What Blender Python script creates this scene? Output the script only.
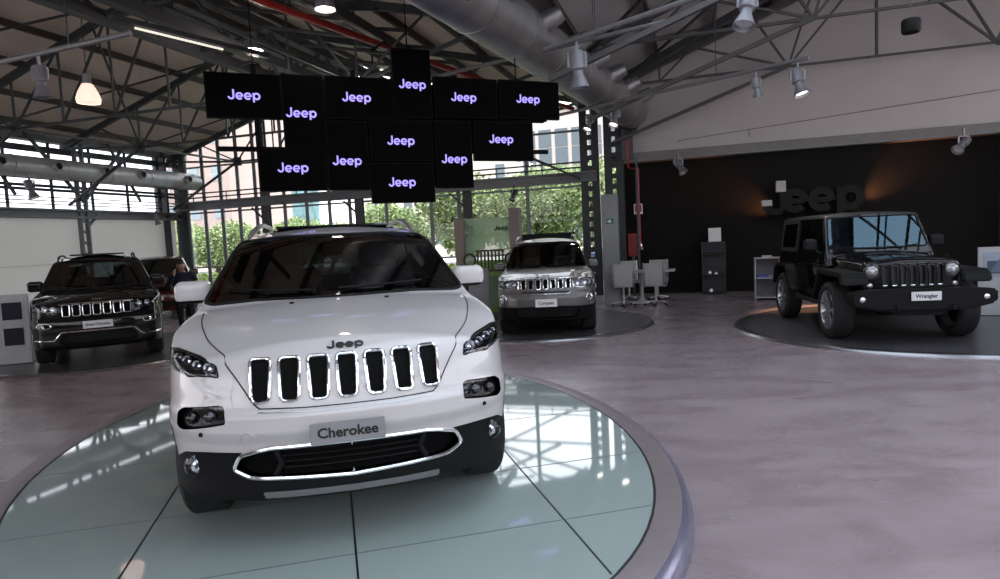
import bpy, bmesh, math, random
import numpy as np
from mathutils import Vector, Matrix

for o in list(bpy.data.objects): bpy.data.objects.remove(o)
SC = bpy.context.scene
COL = SC.collection
random.seed(7)
PI = math.pi

# ------------------------------------------------------------------ camera
CAM_H = 1.596
_f, _p, _r = 650.0, .07554, .04818
cam = bpy.data.cameras.new('camera')
cam.sensor_fit = 'HORIZONTAL'; cam.sensor_width = 36; cam.lens = _f / 1000 * 36
cam.clip_start = .05; cam.clip_end = 300
camo = bpy.data.objects.new('camera', cam); COL.objects.link(camo)
_F = Vector((0, math.cos(_p), -math.sin(_p))); _U0 = Vector((0, math.sin(_p), math.cos(_p)))
_R = Vector((math.cos(_r), 0, 0)) - math.sin(_r) * _U0
_U = Vector((math.sin(_r), 0, 0)) + math.cos(_r) * _U0
_M = Matrix((_R, _U, -_F)).transposed().to_4x4(); _M.translation = (0, 0, CAM_H)
camo.matrix_world = _M
SC.camera = camo

# ------------------------------------------------------------------ world and exposure
SC.view_settings.view_transform = 'Standard'
SC.view_settings.look = 'None'
SC.view_settings.gamma = 1
SC.view_settings.use_curve_mapping = False
SC.view_settings.exposure = -0.40
try:
    SC.cycles.use_denoising = True
    SC.cycles.max_bounces = 8; SC.cycles.diffuse_bounces = 4; SC.cycles.glossy_bounces = 4
    SC.cycles.transparent_max_bounces = 24; SC.cycles.sample_clamp_indirect = 6
    SC.cycles.caustics_reflective = False; SC.cycles.caustics_refractive = False
except Exception: pass
world = bpy.data.worlds.new('sky'); SC.world = world; world.use_nodes = True
_nt = world.node_tree; _nt.nodes.clear()
_o = _nt.nodes.new('ShaderNodeOutputWorld'); _b = _nt.nodes.new('ShaderNodeBackground')
_tc = _nt.nodes.new('ShaderNodeTexCoord'); _sx = _nt.nodes.new('ShaderNodeSeparateXYZ')
_cr = _nt.nodes.new('ShaderNodeValToRGB')
_cr.color_ramp.elements[0].position = .0; _cr.color_ramp.elements[0].color = (.86, .83, .84, 1)
_cr.color_ramp.elements[1].position = .6; _cr.color_ramp.elements[1].color = (.80, .84, .92, 1)
_nt.links.new(_tc.outputs['Generated'], _sx.inputs[0]); _nt.links.new(_sx.outputs[2], _cr.inputs[0])
_nt.links.new(_cr.outputs[0], _b.inputs[0]); _b.inputs[1].default_value = 5.0
_nt.links.new(_b.outputs[0], _o.inputs[0])

# ------------------------------------------------------------------ hall frame: s runs along the end wall, t comes back towards the camera
C0 = np.array([-10.4, 21.7]); _th = math.atan2(.30, .954)
EV = np.array([math.cos(_th), -math.sin(_th)]); AV = np.array([math.sin(_th), math.cos(_th)])
def H(s, t, z=0.0):
    q = C0 + s * EV - t * AV
    return Vector((q[0], q[1], z))
ROT = -_th   # local x -> s axis, local y -> -t (into depth)

# ------------------------------------------------------------------ materials
MATS = {}
def mat(name, col=(.5, .5, .5), rough=.5, metal=0.0, coat=0.0, emit=None, es=1.0, noise=None, bump=None, spec=.5, sheen=0):
    """noise=(scale, amount) varies the base colour; bump=(scale, strength)"""
    if name in MATS: return MATS[name]
    m = bpy.data.materials.new(name); m.use_nodes = True
    nt = m.node_tree; b = nt.nodes['Principled BSDF']
    b.inputs['Base Color'].default_value = (*col, 1); b.inputs['Roughness'].default_value = rough
    b.inputs['Metallic'].default_value = metal; b.inputs['Coat Weight'].default_value = coat
    b.inputs['Coat Roughness'].default_value = .04; b.inputs['Specular IOR Level'].default_value = spec
    if emit: b.inputs['Emission Color'].default_value = (*emit, 1); b.inputs['Emission Strength'].default_value = es
    tc = nt.nodes.new('ShaderNodeTexCoord')
    nz = nt.nodes.new('ShaderNodeTexNoise'); nt.links.new(tc.outputs['Object'], nz.inputs['Vector'])
    sc, am = noise if noise else (6.0, .06)
    nz.inputs['Scale'].default_value = sc; nz.inputs['Detail'].default_value = 4
    mx = nt.nodes.new('ShaderNodeMix'); mx.data_type = 'RGBA'; mx.blend_type = 'MULTIPLY'
    rp = nt.nodes.new('ShaderNodeMapRange'); rp.inputs['To Min'].default_value = 1 - am; rp.inputs['To Max'].default_value = 1 + am
    rp.inputs['From Min'].default_value = .3; rp.inputs['From Max'].default_value = .7
    nt.links.new(nz.outputs['Fac'], rp.inputs['Value'])
    mx.inputs['Factor'].default_value = 1; mx.inputs[6].default_value = (*col, 1)
    nt.links.new(rp.outputs[0], mx.inputs[7]); nt.links.new(mx.outputs[2], b.inputs['Base Color'])
    if bump:
        n2 = nt.nodes.new('ShaderNodeTexNoise'); nt.links.new(tc.outputs['Object'], n2.inputs['Vector'])
        n2.inputs['Scale'].default_value = bump[0]; bp = nt.nodes.new('ShaderNodeBump')
        bp.inputs['Strength'].default_value = bump[1]; bp.inputs['Distance'].default_value = .01
        nt.links.new(n2.outputs['Fac'], bp.inputs['Height']); nt.links.new(bp.outputs[0], b.inputs['Normal'])
    MATS[name] = m
    return m

def glass_mat(name, tint=(.8, .9, .9), rough=.0, ior=1.5, refl=1.0):
    if name in MATS: return MATS[name]
    m = bpy.data.materials.new(name); m.use_nodes = True
    nt = m.node_tree; nt.nodes.clear()
    o = nt.nodes.new('ShaderNodeOutputMaterial'); mix = nt.nodes.new('ShaderNodeMixShader')
    t = nt.nodes.new('ShaderNodeBsdfTransparent'); g = nt.nodes.new('ShaderNodeBsdfGlossy'); fr = nt.nodes.new('ShaderNodeFresnel')
    t.inputs[0].default_value = (*tint, 1); g.inputs['Roughness'].default_value = rough; fr.inputs['IOR'].default_value = ior
    g.inputs[0].default_value = (refl, refl, refl, 1) if not isinstance(refl, tuple) else (*refl, 1)
    nt.links.new(fr.outputs[0], mix.inputs[0]); nt.links.new(t.outputs[0], mix.inputs[1]); nt.links.new(g.outputs[0], mix.inputs[2])
    nt.links.new(mix.outputs[0], o.inputs[0]); MATS[name] = m
    return m

white_paint = mat('white_car_paint', (.60, .57, .575), .35, 0, 1.0, noise=(2, .01))
black_paint = mat('black_car_paint', (.006, .006, .007), .25, 0, .8, spec=0)
grey_paint = mat('grey_metallic_paint', (.115, .108, .108), .36, .25, .55, noise=(200, .1), spec=.3)
red_paint = mat('dark_red_paint', (.22, .012, .02), .3, 0, 1.0)
blackplastic = mat('black_plastic', (.008, .008, .009), .55, spec=.18)
darkplastic = mat('dark_grey_plastic', (.007, .007, .0078), .55, noise=(30, .1), spec=.15)
gloss_black = mat('gloss_black', (.006, .006, .007), .12, coat=1, spec=.3)
rubber = mat('tyre_rubber', (.016, .016, .017), .75, noise=(20, .15))
chrome = mat('chrome', (.85, .85, .87), .08, 1.0)
satin = mat('satin_silver', (.62, .62, .64), .3, 1.0)
alloy = mat('alloy_rim', (.30, .30, .32), .3, .9)
cloth_dark = mat('dark_upholstery', (.030, .028, .028), .8)
liner = mat('cabin_lining', (.035, .034, .034), .9)
lampglass = mat('lamp_reflector', (.75, .76, .80), .12, .9)
bulb = mat('lamp_lens_white', (.8, .82, .85), .1, .2, 1)
plate_white = mat('plate_white', (.72, .72, .72), .4)
plate_grey = mat('plate_grey', (.27, .27, .28), .4)
plate_black = mat('plate_lettering', (.01, .01, .01), .5)
car_glass = glass_mat('tinted_car_glass', (.30, .36, .36), ior=1.55)
car_glass_dark = glass_mat('privacy_glass', (.05, .06, .06), ior=1.55)
lens_glass = glass_mat('clear_lens', (.9, .92, .95))
amber = mat('amber_lens', (.55, .18, .03), .2, coat=1)
steel_dark = mat('dark_painted_steel', (.045, .050, .056), .5, .2, noise=(8, .15))
steel_mid = mat('grey_painted_steel', (.16, .17, .185), .5, .2, noise=(8, .12))
steel_light = mat('light_painted_steel', (.20, .20, .21), .45, .2, noise=(8, .1))
galv = mat('galvanised_duct', (.36, .355, .365), .45, .8, noise=(3, .15), bump=(4, .25))
duct_white = mat('pale_duct', (.50, .51, .53), .4, .3, noise=(5, .1))
red_pipe = mat('red_pipe_paint', (.34, .018, .016), .4)
screen_black = mat('screen_black', (.0010, .0010, .0014), .4, spec=.02)
bezel = mat('screen_bezel', (.003, .003, .0035), .6, spec=.06)
logo_glow = mat('screen_logo_glow', (.2, .2, .4), .5, emit=(.40, .30, 1.0), es=1.5)
logo_white = mat('screen_logo_core', (.3, .3, .4), .5, emit=(.56, .48, 1.0), es=1.15)

# ------------------------------------------------------------------ object helpers
def link(name, me, m=None, parent=None):
    o = bpy.data.objects.new(name, me); COL.objects.link(o)
    if m is not None:
        for mm in (m if isinstance(m, (list, tuple)) else [m]): me.materials.append(mm)
    if parent is not None: o.parent = parent
    return o
def tag(o, label=None, cat=None, group=None, kind=None):
    if label: o['label'] = label
    if cat: o['category'] = cat
    if group: o['group'] = group
    if kind: o['kind'] = kind
    return o
def thing(name, label, cat, loc=(0, 0, 0), rz=0, group=None, scale=1.0):
    o = bpy.data.objects.new(name, None); COL.objects.link(o); o.empty_display_size = .1
    o.location = loc; o.rotation_euler = (0, 0, rz)
    o.scale = (scale,) * 3 if not isinstance(scale, tuple) else scale
    return tag(o, label, cat, group)
def children_of(o): return [c for c in bpy.data.objects if c.parent == o]
def copy_tree(o, parent=None, cache=None):
    c = o.copy(); COL.objects.link(c); c.parent = parent
    for ch in children_of(o): copy_tree(ch, c)
    return c

class MB:
    """collects solids into one mesh"""
    def __init__(s): s.v = []; s.f = []; s.mi = []; s.sm = []
    def add(s, vs, fs, mi=0, sm=False):
        n = len(s.v); s.v += [tuple(v) for v in vs]; s.f += [tuple(i + n for i in f) for f in fs]
        s.mi += [mi] * len(fs); s.sm += [sm] * len(fs); return s
    def box(s, c, d, rz=0, mi=0, M=None):
        x, y, z = [k / 2 for k in d]
        vs = [Vector((a * x, b * y, e * z)) for a in (-1, 1) for b in (-1, 1) for e in (-1, 1)]
        R = Matrix.Rotation(rz, 3, 'Z') if M is None else M
        vs = [R @ v + Vector(c) for v in vs]
        return s.add(vs, [(0, 1, 3, 2), (4, 6, 7, 5), (0, 4, 5, 1), (2, 3, 7, 6), (0, 2, 6, 4), (1, 5, 7, 3)], mi)
    def bar(s, a, b, w, h=None, mi=0, up=(0, 0, 1)):
        h = h or w; a = Vector(a); b = Vector(b); d = b - a; L = d.length
        if L < 1e-6: return s
        d /= L; u = Vector(up)
        if abs(d.dot(u)) > .98: u = Vector((1, 0, 0))
        x = d.cross(u).normalized(); z = x.cross(d)
        M = Matrix((x, d, z)).transposed()
        return s.box((a + b) / 2, (w, L, h), M=M, mi=mi)
    def tube(s, pts, r, n=8, mi=0, closed=False, caps=True):
        pts = [Vector(p) for p in pts]; m = len(pts); base = len(s.v); prev = None; vs = []; fs = []
        rr = r if isinstance(r, (list, tuple)) else [r] * m
        for i, p in enumerate(pts):
            if closed: d = pts[(i + 1) % m] - pts[i - 1]
            else: d = pts[min(i + 1, m - 1)] - pts[max(i - 1, 0)]
            d.normalize()
            if prev is None:
                u = Vector((0, 0, 1)) if abs(d.z) < .9 else Vector((1, 0, 0))
                x = d.cross(u).normalized()
            else:
                x = (prev - d * prev.dot(d)).normalized()
            prev = x; y = d.cross(x)
            for k in range(n):
                a = 2 * PI * k / n; vs.append(p + (x * math.cos(a) + y * math.sin(a)) * rr[i])
        for i in range(m if closed else m - 1):
            j = (i + 1) % m
            for k in range(n):
                l = (k + 1) % n; fs.append((i * n + k, i * n + l, j * n + l, j * n + k))
        if caps and not closed: fs.append(tuple(range(n))[::-1]); fs.append(tuple((m - 1) * n + k for k in range(n)))
        return s.add(vs, fs, mi, True)
    def lathe(s, prof, n=32, M=None, mi=0, sm=True):
        """prof: (radius, height) pairs turned about z"""
        M = M or Matrix.Identity(4); m = len(prof); vs = []; fs = []
        for r, h in prof:
            for k in range(n):
                a = 2 * PI * k / n; vs.append(M @ Vector((r * math.cos(a), r * math.sin(a), h)))
        for i in range(m - 1):
            for k in range(n):
                l = (k + 1) % n; fs.append((i * n + k, i * n + l, (i + 1) * n + l, (i + 1) * n + k))
        return s.add(vs, fs, mi, sm)
    def prism(s, poly, a0, a1, axis='x', mi=0):
        """poly in the plane normal to axis, extruded a0..a1; x:(y,z) y:(x,z) z:(x,y)"""
        n = len(poly)
        def P(p, a):
            return {'x': (a, p[0], p[1]), 'y': (p[0], a, p[1]), 'z': (p[0], p[1], a)}[axis]
        vs = [P(p, a0) for p in poly] + [P(p, a1) for p in poly]
        fs = [tuple(range(n))[::-1], tuple(range(n, 2 * n))] + [(i, (i + 1) % n, n + (i + 1) % n, n + i) for i in range(n)]
        return s.add(vs, fs, mi)
    def build(s, name, m=None, parent=None, bevel=0, loc=None, rz=None):
        me = bpy.data.meshes.new(name); me.from_pydata(s.v, [], s.f); me.update()
        me.polygons.foreach_set('use_smooth', s.sm); me.polygons.foreach_set('material_index', s.mi)
        bm = bmesh.new(); bm.from_mesh(me); bmesh.ops.recalc_face_normals(bm, faces=bm.faces)
        if bevel: 
            bmesh.ops.bevel(bm, geom=[e for e in bm.edges if e.is_manifold and e.calc_face_angle(0) > .6], offset=bevel, segments=2, affect='EDGES', clamp_overlap=True)
        bm.to_mesh(me); bm.free()
        o = link(name, me, m, parent)
        if any(s.sm):
            try: me.set_sharp_from_angle(angle=.7)
            except Exception: pass
        if loc is not None: o.location = loc
        if rz is not None: o.rotation_euler = (0, 0, rz)
        return o
def struct(name, mb, m): return tag(mb.build(name, m), kind='structure')

def text_mesh(txt, size, extrude=.002, offset=0.0, sx=1.0):
    c = bpy.data.curves.new('lettering', 'FONT'); c.body = txt; c.size = size; c.extrude = extrude; c.offset = offset
    c.align_x = 'CENTER'; c.align_y = 'CENTER'; c.resolution_u = 3
    o = bpy.data.objects.new('lettering', c); COL.objects.link(o)
    dg = bpy.context.evaluated_depsgraph_get(); me = bpy.data.meshes.new_from_object(o.evaluated_get(dg))
    bpy.data.objects.remove(o)
    if sx != 1:
        for v in me.vertices: v.co.x *= sx
    return me
def lettering(name, txt, size, m, parent, loc, rot=(PI / 2, 0, 0), extrude=.002, offset=0.0, sx=1.0):
    o = link(name, text_mesh(txt, size, extrude, offset, sx), m, parent)
    o.data.materials.clear(); o.data.materials.append(m)
    o.location = loc; o.rotation_euler = rot
    return o

# the bold grotesque letters of the logo drawn as strokes (cap height 1)
def stroke(m, pts, w, d, closed=False):
    n = len(pts); P = [Vector((p[0], p[1])) for p in pts]; L = []; R = []
    for i in range(n):
        a = P[i - 1] if (i > 0 or closed) else P[i]; b = P[(i + 1) % n] if (i < n - 1 or closed) else P[i]
        d0 = (P[i] - a).normalized() if (P[i] - a).length > 1e-9 else (b - P[i]).normalized(); d1 = (b - P[i]).normalized() if (b - P[i]).length > 1e-9 else d0
        t = (d0 + d1).normalized(); nn = Vector((-t.y, t.x)); k = w / 2 / max(.5, nn.dot(Vector((-d0.y, d0.x)))); L.append(P[i] + nn * k); R.append(P[i] - nn * k)
    vs = [(q.x, q.y, z) for z in (d, -d) for side in (L, R) for q in side]; fs = []
    for i in range(n if closed else n - 1):
        j = (i + 1) % n; fs += [(i, j, n + j, n + i), (2 * n + i, 3 * n + i, 3 * n + j, 2 * n + j), (i, 2 * n + i, 2 * n + j, j), (n + i, n + j, 3 * n + j, 3 * n + i)]
    if not closed: fs += [(0, n, 3 * n, 2 * n), (n - 1, 3 * n - 1, 4 * n - 1, 2 * n - 1)]
    m.add(vs, fs)
GW = {'J': .72, 'e': .80, 'p': .80}
def glyph(m, ch, x, sc, w, d, sx=1.0, y=0.0):
    """adds one letter with its left edge at x; sc = cap height"""
    T = lambda ps: [(x + p[0] * sc * sx, y + p[1] * sc) for p in ps]; c = lambda cx, cy, r, a0, a1, n=14, ry=None: [(cx + r * math.cos(math.radians(a0 + (a1 - a0) * k / n)), cy + (ry or r) * math.sin(math.radians(a0 + (a1 - a0) * k / n))) for k in range(n + 1)]
    if ch == 'J': stroke(m, T([(.53, 1.0), (.53, .6)] + c(.30, .29, .23, 0, -180, ry=.22)), w * sc, d)
    if ch == 'e':
        stroke(m, T([(.12, .345), (.655, .345)]), w * sc * .72, d)
        stroke(m, T([(.655, .31)] + c(.37, .36, .285, 5, 318, 18, ry=.285)), w * sc, d * .98)
    if ch == 'p':
        stroke(m, T([(.13, .70), (.13, -.24)]), w * sc, d * .99); stroke(m, T(c(.42, .36, .275, 0, 342, 19, ry=.285)), w * sc, d, True)
def jeep_mesh(sc, w=.17, d=.001, sx=1.0):
    m = MB(); x = -sc * sx * (sum(GW[k] for k in 'Jeep')) / 2 
    for ch in 'Jeep': glyph(m, ch, x, sc, w, d, sx, -.4 * sc); x += GW[ch] * sc * sx
    me = bpy.data.meshes.new('lettering'); me.from_pydata(m.v, [], m.f); me.update(); return me

# ------------------------------------------------------------------ surface modelling: smooth implicit volumes meshed with surface nets
def cv(xs, ys):
    xs = np.array(xs, float); ys = np.array(ys, float); d = np.diff(ys) / np.diff(xs)
    m = np.zeros(len(xs)); m[0] = d[0]; m[-1] = d[-1]
    for i in range(1, len(xs) - 1): m[i] = 0 if d[i - 1] * d[i] <= 0 else 2 * d[i - 1] * d[i] / (d[i - 1] + d[i])
    def f(x):
        x = np.clip(x, xs[0], xs[-1]); i = np.clip(np.searchsorted(xs, x, side='right') - 1, 0, len(xs) - 2)
        h = xs[i + 1] - xs[i]; t = (x - xs[i]) / h
        return ((2 * t**3 - 3 * t**2 + 1) * ys[i] + (t**3 - 2 * t**2 + t) * h * m[i] + (-2 * t**3 + 3 * t**2) * ys[i + 1] + (t**3 - t**2) * h * m[i + 1])
    return f
def smax(a, b, k):
    h = np.clip(.5 + .5 * (a - b) / k, 0, 1); return b * (1 - h) + a * h + k * h * (1 - h)
def smin(a, b, k): return -smax(-a, -b, k)
def rbox(P, c, d, r):
    q = [np.abs(P[i] - c[i]) - (d[i] / 2 - r) for i in range(3)]
    out = np.sqrt(sum(np.maximum(k, 0)**2 for k in q)); return out + np.minimum(np.maximum(np.maximum(q[0], q[1]), q[2]), 0) - r
def capsule(P, a, b, r0, r1):
    a = np.array(a, float); b = np.array(b, float); ab = b - a
    t = sum((P[i] - a[i]) * ab[i] for i in range(3)) / (ab @ ab); t = np.clip(t, 0, 1)
    return np.sqrt(sum((P[i] - a[i] - t * ab[i])**2 for i in range(3))) - (r0 + (r1 - r0) * t)
def ellip(P, c, r):
    k = np.sqrt(sum(((P[i] - c[i]) / r[i])**2 for i in range(3))); return (k - 1) * min(r)
def sdpoly(x, y, pts):
    pts = np.array(pts, float); d = np.full(x.shape, 1e9); s = np.ones(x.shape); n = len(pts); j = n - 1
    for i in range(n):
        e = pts[j] - pts[i]; wx = x - pts[i][0]; wy = y - pts[i][1]
        t = np.clip((wx * e[0] + wy * e[1]) / (e @ e), 0, 1); bx = wx - e[0] * t; by = wy - e[1] * t
        d = np.minimum(d, bx * bx + by * by)
        c1 = y >= pts[i][1]; c2 = y < pts[j][1]; c3 = e[0] * wy > e[1] * wx
        s = np.where((c1 & c2 & c3) | (~c1 & ~c2 & ~c3), -s, s); j = i
    return s * np.sqrt(d)
def gradf(F, V, e=1e-3):
    g = np.empty_like(V)
    for k in range(3):
        A = V.copy(); B = V.copy(); A[:, k] += e; B[:, k] -= e
        g[:, k] = (F((A[:, 0], A[:, 1], A[:, 2])) - F((B[:, 0], B[:, 1], B[:, 2]))) / (2 * e)
    return g
def iso(F, lo, hi, h):
    ax = [np.arange(lo[k] - h * 1.37, hi[k] + h * 1.7, h) for k in range(3)]
    n = [len(a) for a in ax]; X, Y, Z = np.meshgrid(*ax, indexing='ij')
    v = F((X, Y, Z)); del X, Y, Z
    s = v < 0
    acc = np.zeros((n[0] - 1, n[1] - 1, n[2] - 1, 3)); cnt = np.zeros((n[0] - 1, n[1] - 1, n[2] - 1))
    quads = []
    idx = np.arange(acc[..., 0].size).reshape(cnt.shape)
    for k in range(3):
        a = [slice(None)] * 3; b = [slice(None)] * 3; a[k] = slice(0, -1); b[k] = slice(1, None)
        va, vb = v[tuple(a)], v[tuple(b)]; sa, sb = s[tuple(a)], s[tuple(b)]
        I = np.argwhere(sa != sb); fa = va[tuple(I.T)]; fb = vb[tuple(I.T)]; t = fa / (fa - fb)
        P = np.stack([ax[q][I[:, q]] for q in range(3)], 1); P[:, k] += t * h
        p, q = [(1, 2), (2, 0), (0, 1)][k]
        ok = (I[:, p] > 0) & (I[:, q] > 0) & (I[:, p] < n[p] - 1) & (I[:, q] < n[q] - 1)
        cells = []
        for dp, dq in ((1, 1), (0, 1), (0, 0), (1, 0)):
            J = I.copy(); J[:, p] -= dp; J[:, q] -= dq
            g = (J[:, p] >= 0) & (J[:, q] >= 0) & (J[:, p] < n[p] - 1) & (J[:, q] < n[q] - 1)
            Jg = J[g]; np.add.at(acc, tuple(Jg.T), P[g]); np.add.at(cnt, tuple(Jg.T), 1)
            cells.append(idx[tuple(np.clip(J, 0, np.array(cnt.shape) - 1).T)])
        Q = np.stack(cells, 1)[ok]; inv = ~(sa[tuple(I.T)][ok]); Q[inv] = Q[inv][:, ::-1]; quads.append(Q)
    Q = np.concatenate(quads); used = np.unique(Q); mp = np.full(cnt.size, -1); mp[used] = np.arange(len(used))
    V = (acc.reshape(-1, 3)[used] / cnt.reshape(-1)[used][:, None]); Q = mp[Q]
    for it in range(3):
        g = gradf(F, V); g2 = (g**2).sum(1); f = F((V[:, 0], V[:, 1], V[:, 2]))
        st = g * (f / np.maximum(g2, .05))[:, None]; ln = np.linalg.norm(st, axis=1); st *= np.minimum(1, h * .4 / np.maximum(ln, 1e-9))[:, None]; V = V - st
    g = gradf(F, V, 2e-3); N = g / np.maximum(np.linalg.norm(g, axis=1), 1e-9)[:, None]
    T = np.concatenate([Q[:, [0, 1, 2]], Q[:, [0, 2, 3]]])
    return V, N, T
def compact(m):
    V, N, T = m
    u, inv = np.unique(T, return_inverse=True); return V[u], N[u], inv.reshape(-1, 3)
def split(m, g):
    """cut a triangle mesh exactly along g = 0; returns (inside g<0, outside)"""
    V, N, T = m; s = g[T] < 0; c = s.sum(1)
    ins = [T[c == 3]]; out = [T[c == 0]]; nv = [V]; nn = [N]; base = len(V); 
    for k, lone in ((1, True), (2, False)):
        M = T[c == k]; 
        if len(M) == 0: continue
        sm = s[c == k]; r = np.argmax(sm if lone else ~sm, axis=1)
        M = np.take_along_axis(M, (r[:, None] + np.arange(3)) % 3, 1); a, b, d = M.T
        def cut(p, q):
            t = (g[p] / (g[p] - g[q]))[:, None]; n = N[p] * (1 - t) + N[q] * t
            return V[p] * (1 - t) + V[q] * t, n / np.maximum(np.linalg.norm(n, axis=1), 1e-9)[:, None]
        v1, n1 = cut(a, b); v2, n2 = cut(a, d); i1 = base + np.arange(len(M)); i2 = i1 + len(M); base += 2 * len(M)
        nv += [v1, v2]; nn += [n1, n2]; A = np.stack([a, i1, i2], 1); B = np.concatenate([np.stack([i1, b, d], 1), np.stack([i1, d, i2], 1)])
        if lone: ins.append(A); out.append(B)
        else: out.append(A); ins.append(B)
    V = np.concatenate(nv); N = np.concatenate(nn)
    return compact((V, N, np.concatenate(ins))), compact((V, N, np.concatenate(out)))
def mesh_np(name, m, off=0.0):
    V, N, T = m; V = V + N * off
    me = bpy.data.meshes.new(name); me.vertices.add(len(V)); me.vertices.foreach_set('co', V.astype(np.float32).ravel())
    me.loops.add(len(T) * 3); me.loops.foreach_set('vertex_index', T.astype(np.int32).ravel())
    me.polygons.add(len(T)); me.polygons.foreach_set('loop_start', np.arange(0, len(T) * 3, 3, dtype=np.int32))
    me.polygons.foreach_set('loop_total', np.full(len(T), 3, dtype=np.int32)); me.update(calc_edges=True); me.validate()
    me.polygons.foreach_set('use_smooth', np.ones(len(me.polygons), bool))
    try: me.normals_split_custom_set_from_vertices(N.tolist())
    except Exception: pass
    return me
def hit(F, o, d, L=3.0, n=400):
    """first surface point along rays o + t d (arrays)"""
    o = np.atleast_2d(np.array(o, float)); d = np.broadcast_to(np.array(d, float), o.shape); ts = np.linspace(0, L, n)
    P = o[:, None, :] + d[:, None, :] * ts[None, :, None]; f = F((P[..., 0], P[..., 1], P[..., 2])); i = np.argmax(f < 0, axis=1)
    i = np.maximum(i, 1); r = np.arange(len(o)); a, b = ts[i - 1], ts[i]
    for _ in range(14):
        m = (a + b) / 2; Q = o + d * m[:, None]; ng = F((Q[:, 0], Q[:, 1], Q[:, 2])) < 0; b = np.where(ng, m, b); a = np.where(ng, a, m)
    q = o + d * ((a + b) / 2)[:, None]; q[~(f < 0).any(axis=1)] = np.nan
    return q
def ok(r): return r[~np.isnan(r[:, 0])]
def densify(pts, step=.02, closed=True):
    out = []; n = len(pts)
    for i in range(n if closed else n - 1):
        a = np.array(pts[i], float); b = np.array(pts[(i + 1) % n], float); k = max(1, int(np.linalg.norm(b - a) / step))
        out += [a + (b - a) * j / k for j in range(k)]
    if not closed: out.append(np.array(pts[-1], float))
    return out
def rounded(pts, r=.02, k=3):
    out = []; n = len(pts)
    for i in range(n):
        p = np.array(pts[i], float); a = np.array(pts[i - 1], float); b = np.array(pts[(i + 1) % n], float)
        da = a - p; db = b - p; la, lb = np.linalg.norm(da), np.linalg.norm(db); q = min(r, la * .45, lb * .45)
        A = p + da / la * q; B = p + db / lb * q
        for j in range(k + 1):
            t = j / k; out.append((1 - t)**2 * A + 2 * t * (1 - t) * p + t * t * B)
    return out
def front_line(F, pts, off=.0, closed=True, step=.02, y0=-.4):
    """project (x,z) points on the front of a volume"""
    q = densify(pts, step, closed); o = [(p[0], y0, p[1]) for p in q]
    r = ok(hit(F, o, (0, 1, 0))); r[:, 1] -= off; return [tuple(k) for k in r]
def side_line(F, pts, sx, off=0.0, closed=False, step=.04):
    q = densify(pts, step, closed); o = [(sx * 1.4, p[0], p[1]) for p in q]
    r = ok(hit(F, o, (-sx, 0, 0), 1.4)); r[:, 0] += sx * off; return [tuple(k) for k in r]
def top_line(F, pts, off=0.0, step=.04):
    q = densify(pts, step, False); o = [(p[0], p[1], 2.2) for p in q]
    r = ok(hit(F, o, (0, 0, -1), 2.2)); r[:, 2] += off; return [tuple(k) for k in r]
#END_CORE

# ------------------------------------------------------------------ cars (local frame: x across, y from the nose to the tail, z up)
def suv_volume(c):
    plan = cv(*c['plan']); prof = cv(*c['prof']); wz = cv(*c['wz']); zt = cv(*c['zt']); crown = cv(*c['crown'])
    gz = cv(*c['gz']); roof = cv(*c['roof']); wy0, wz0, wsl, wcv = c['ws']; rear = cv(*c['rear']); rp = c.get('rplan', .28)
    yF, yR, wr, Ra = c['axles']; nrm = math.sqrt(1 + wsl * wsl); taper = cv([3.4, c['L']], [0, .09])
    flare = c.get('flare', .012)
    def F(P):
        x = np.abs(P[0]); y = P[1]; z = P[2]
        f = (prof(z) + plan(x) - y) * .85
        rF = np.hypot(y - yF, z - wr); rR = np.hypot(y - yR, z - wr)
        fl = flare * (np.exp(-((rF - Ra) / .07)**2) + np.exp(-((rR - Ra) / .07)**2))
        f = smax(f, x - wz(z) + taper(y) - fl, .05)
        f = smax(f, (z - zt(y) + crown(y) * (x / .8)**2) * .95, c.get('kt', .05))
        f = smax(f, c['zb'](y) - z, .04)
        rr = y - rear(z) + rp * (x / .9)**4
        f = smax(f, rr, .06)
        g = (z - wz0 - wsl * (y - wy0 - wcv * (x / .79)**2)) / nrm
        g = smax(g, z - roof(y) + c.get('rc', .05) * (x / .6)**2, .05)
        g = smax(g, (x - gz(z) + .6 * taper(y)) * .95, .05); g = smax(g, rr, .06); g = smax(g, .9 - z, .02)
        f = smin(f, g, .025)
        w = np.minimum(rF, rR) - Ra; w = smax(w, c['xin'] - x, .02)
        f = smax(f, -w, .012)
        for ex in c.get('extra', []): f = ex(f, P)
        return f
    return F
def smooth_bottom(a, b): return cv([0, .5, 4.0, 4.7], [a, b, b, a + .04])

def build_body(root, F, c, h):
    m = iso(F, (-1.02, -.06, .12), (1.02, c['L'] + .05, c['H'] + .03), h)
    for name, mt, g, off, lr in c['regions']:
        ins, m = split(m, g(m[0], m[1]))
        if len(ins[2]) == 0: continue
        if lr:
            a, b = split(ins, ins[0][:, 0].copy())
            for q in (a, b):
                if len(q[2]): link(name, mesh_np(name, q, off), mt, root)
        else: link(name, mesh_np(name, ins, off), mt, root)
    link('body', mesh_np('body', m), c['paint'], root)
    # cabin lining: the upper shell again, a little inside
    ax = lambda V: np.maximum(.95 - V[:, 2], 0) - .001
    up, _ = split(m, .98 - m[0][:, 2]); 
    up, _ = split(up, -(up[0][:, 1] - c['ws'][0] - .05))
    link('cabin_lining', mesh_np('cabin_lining', up, -.02), liner, root)

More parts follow.
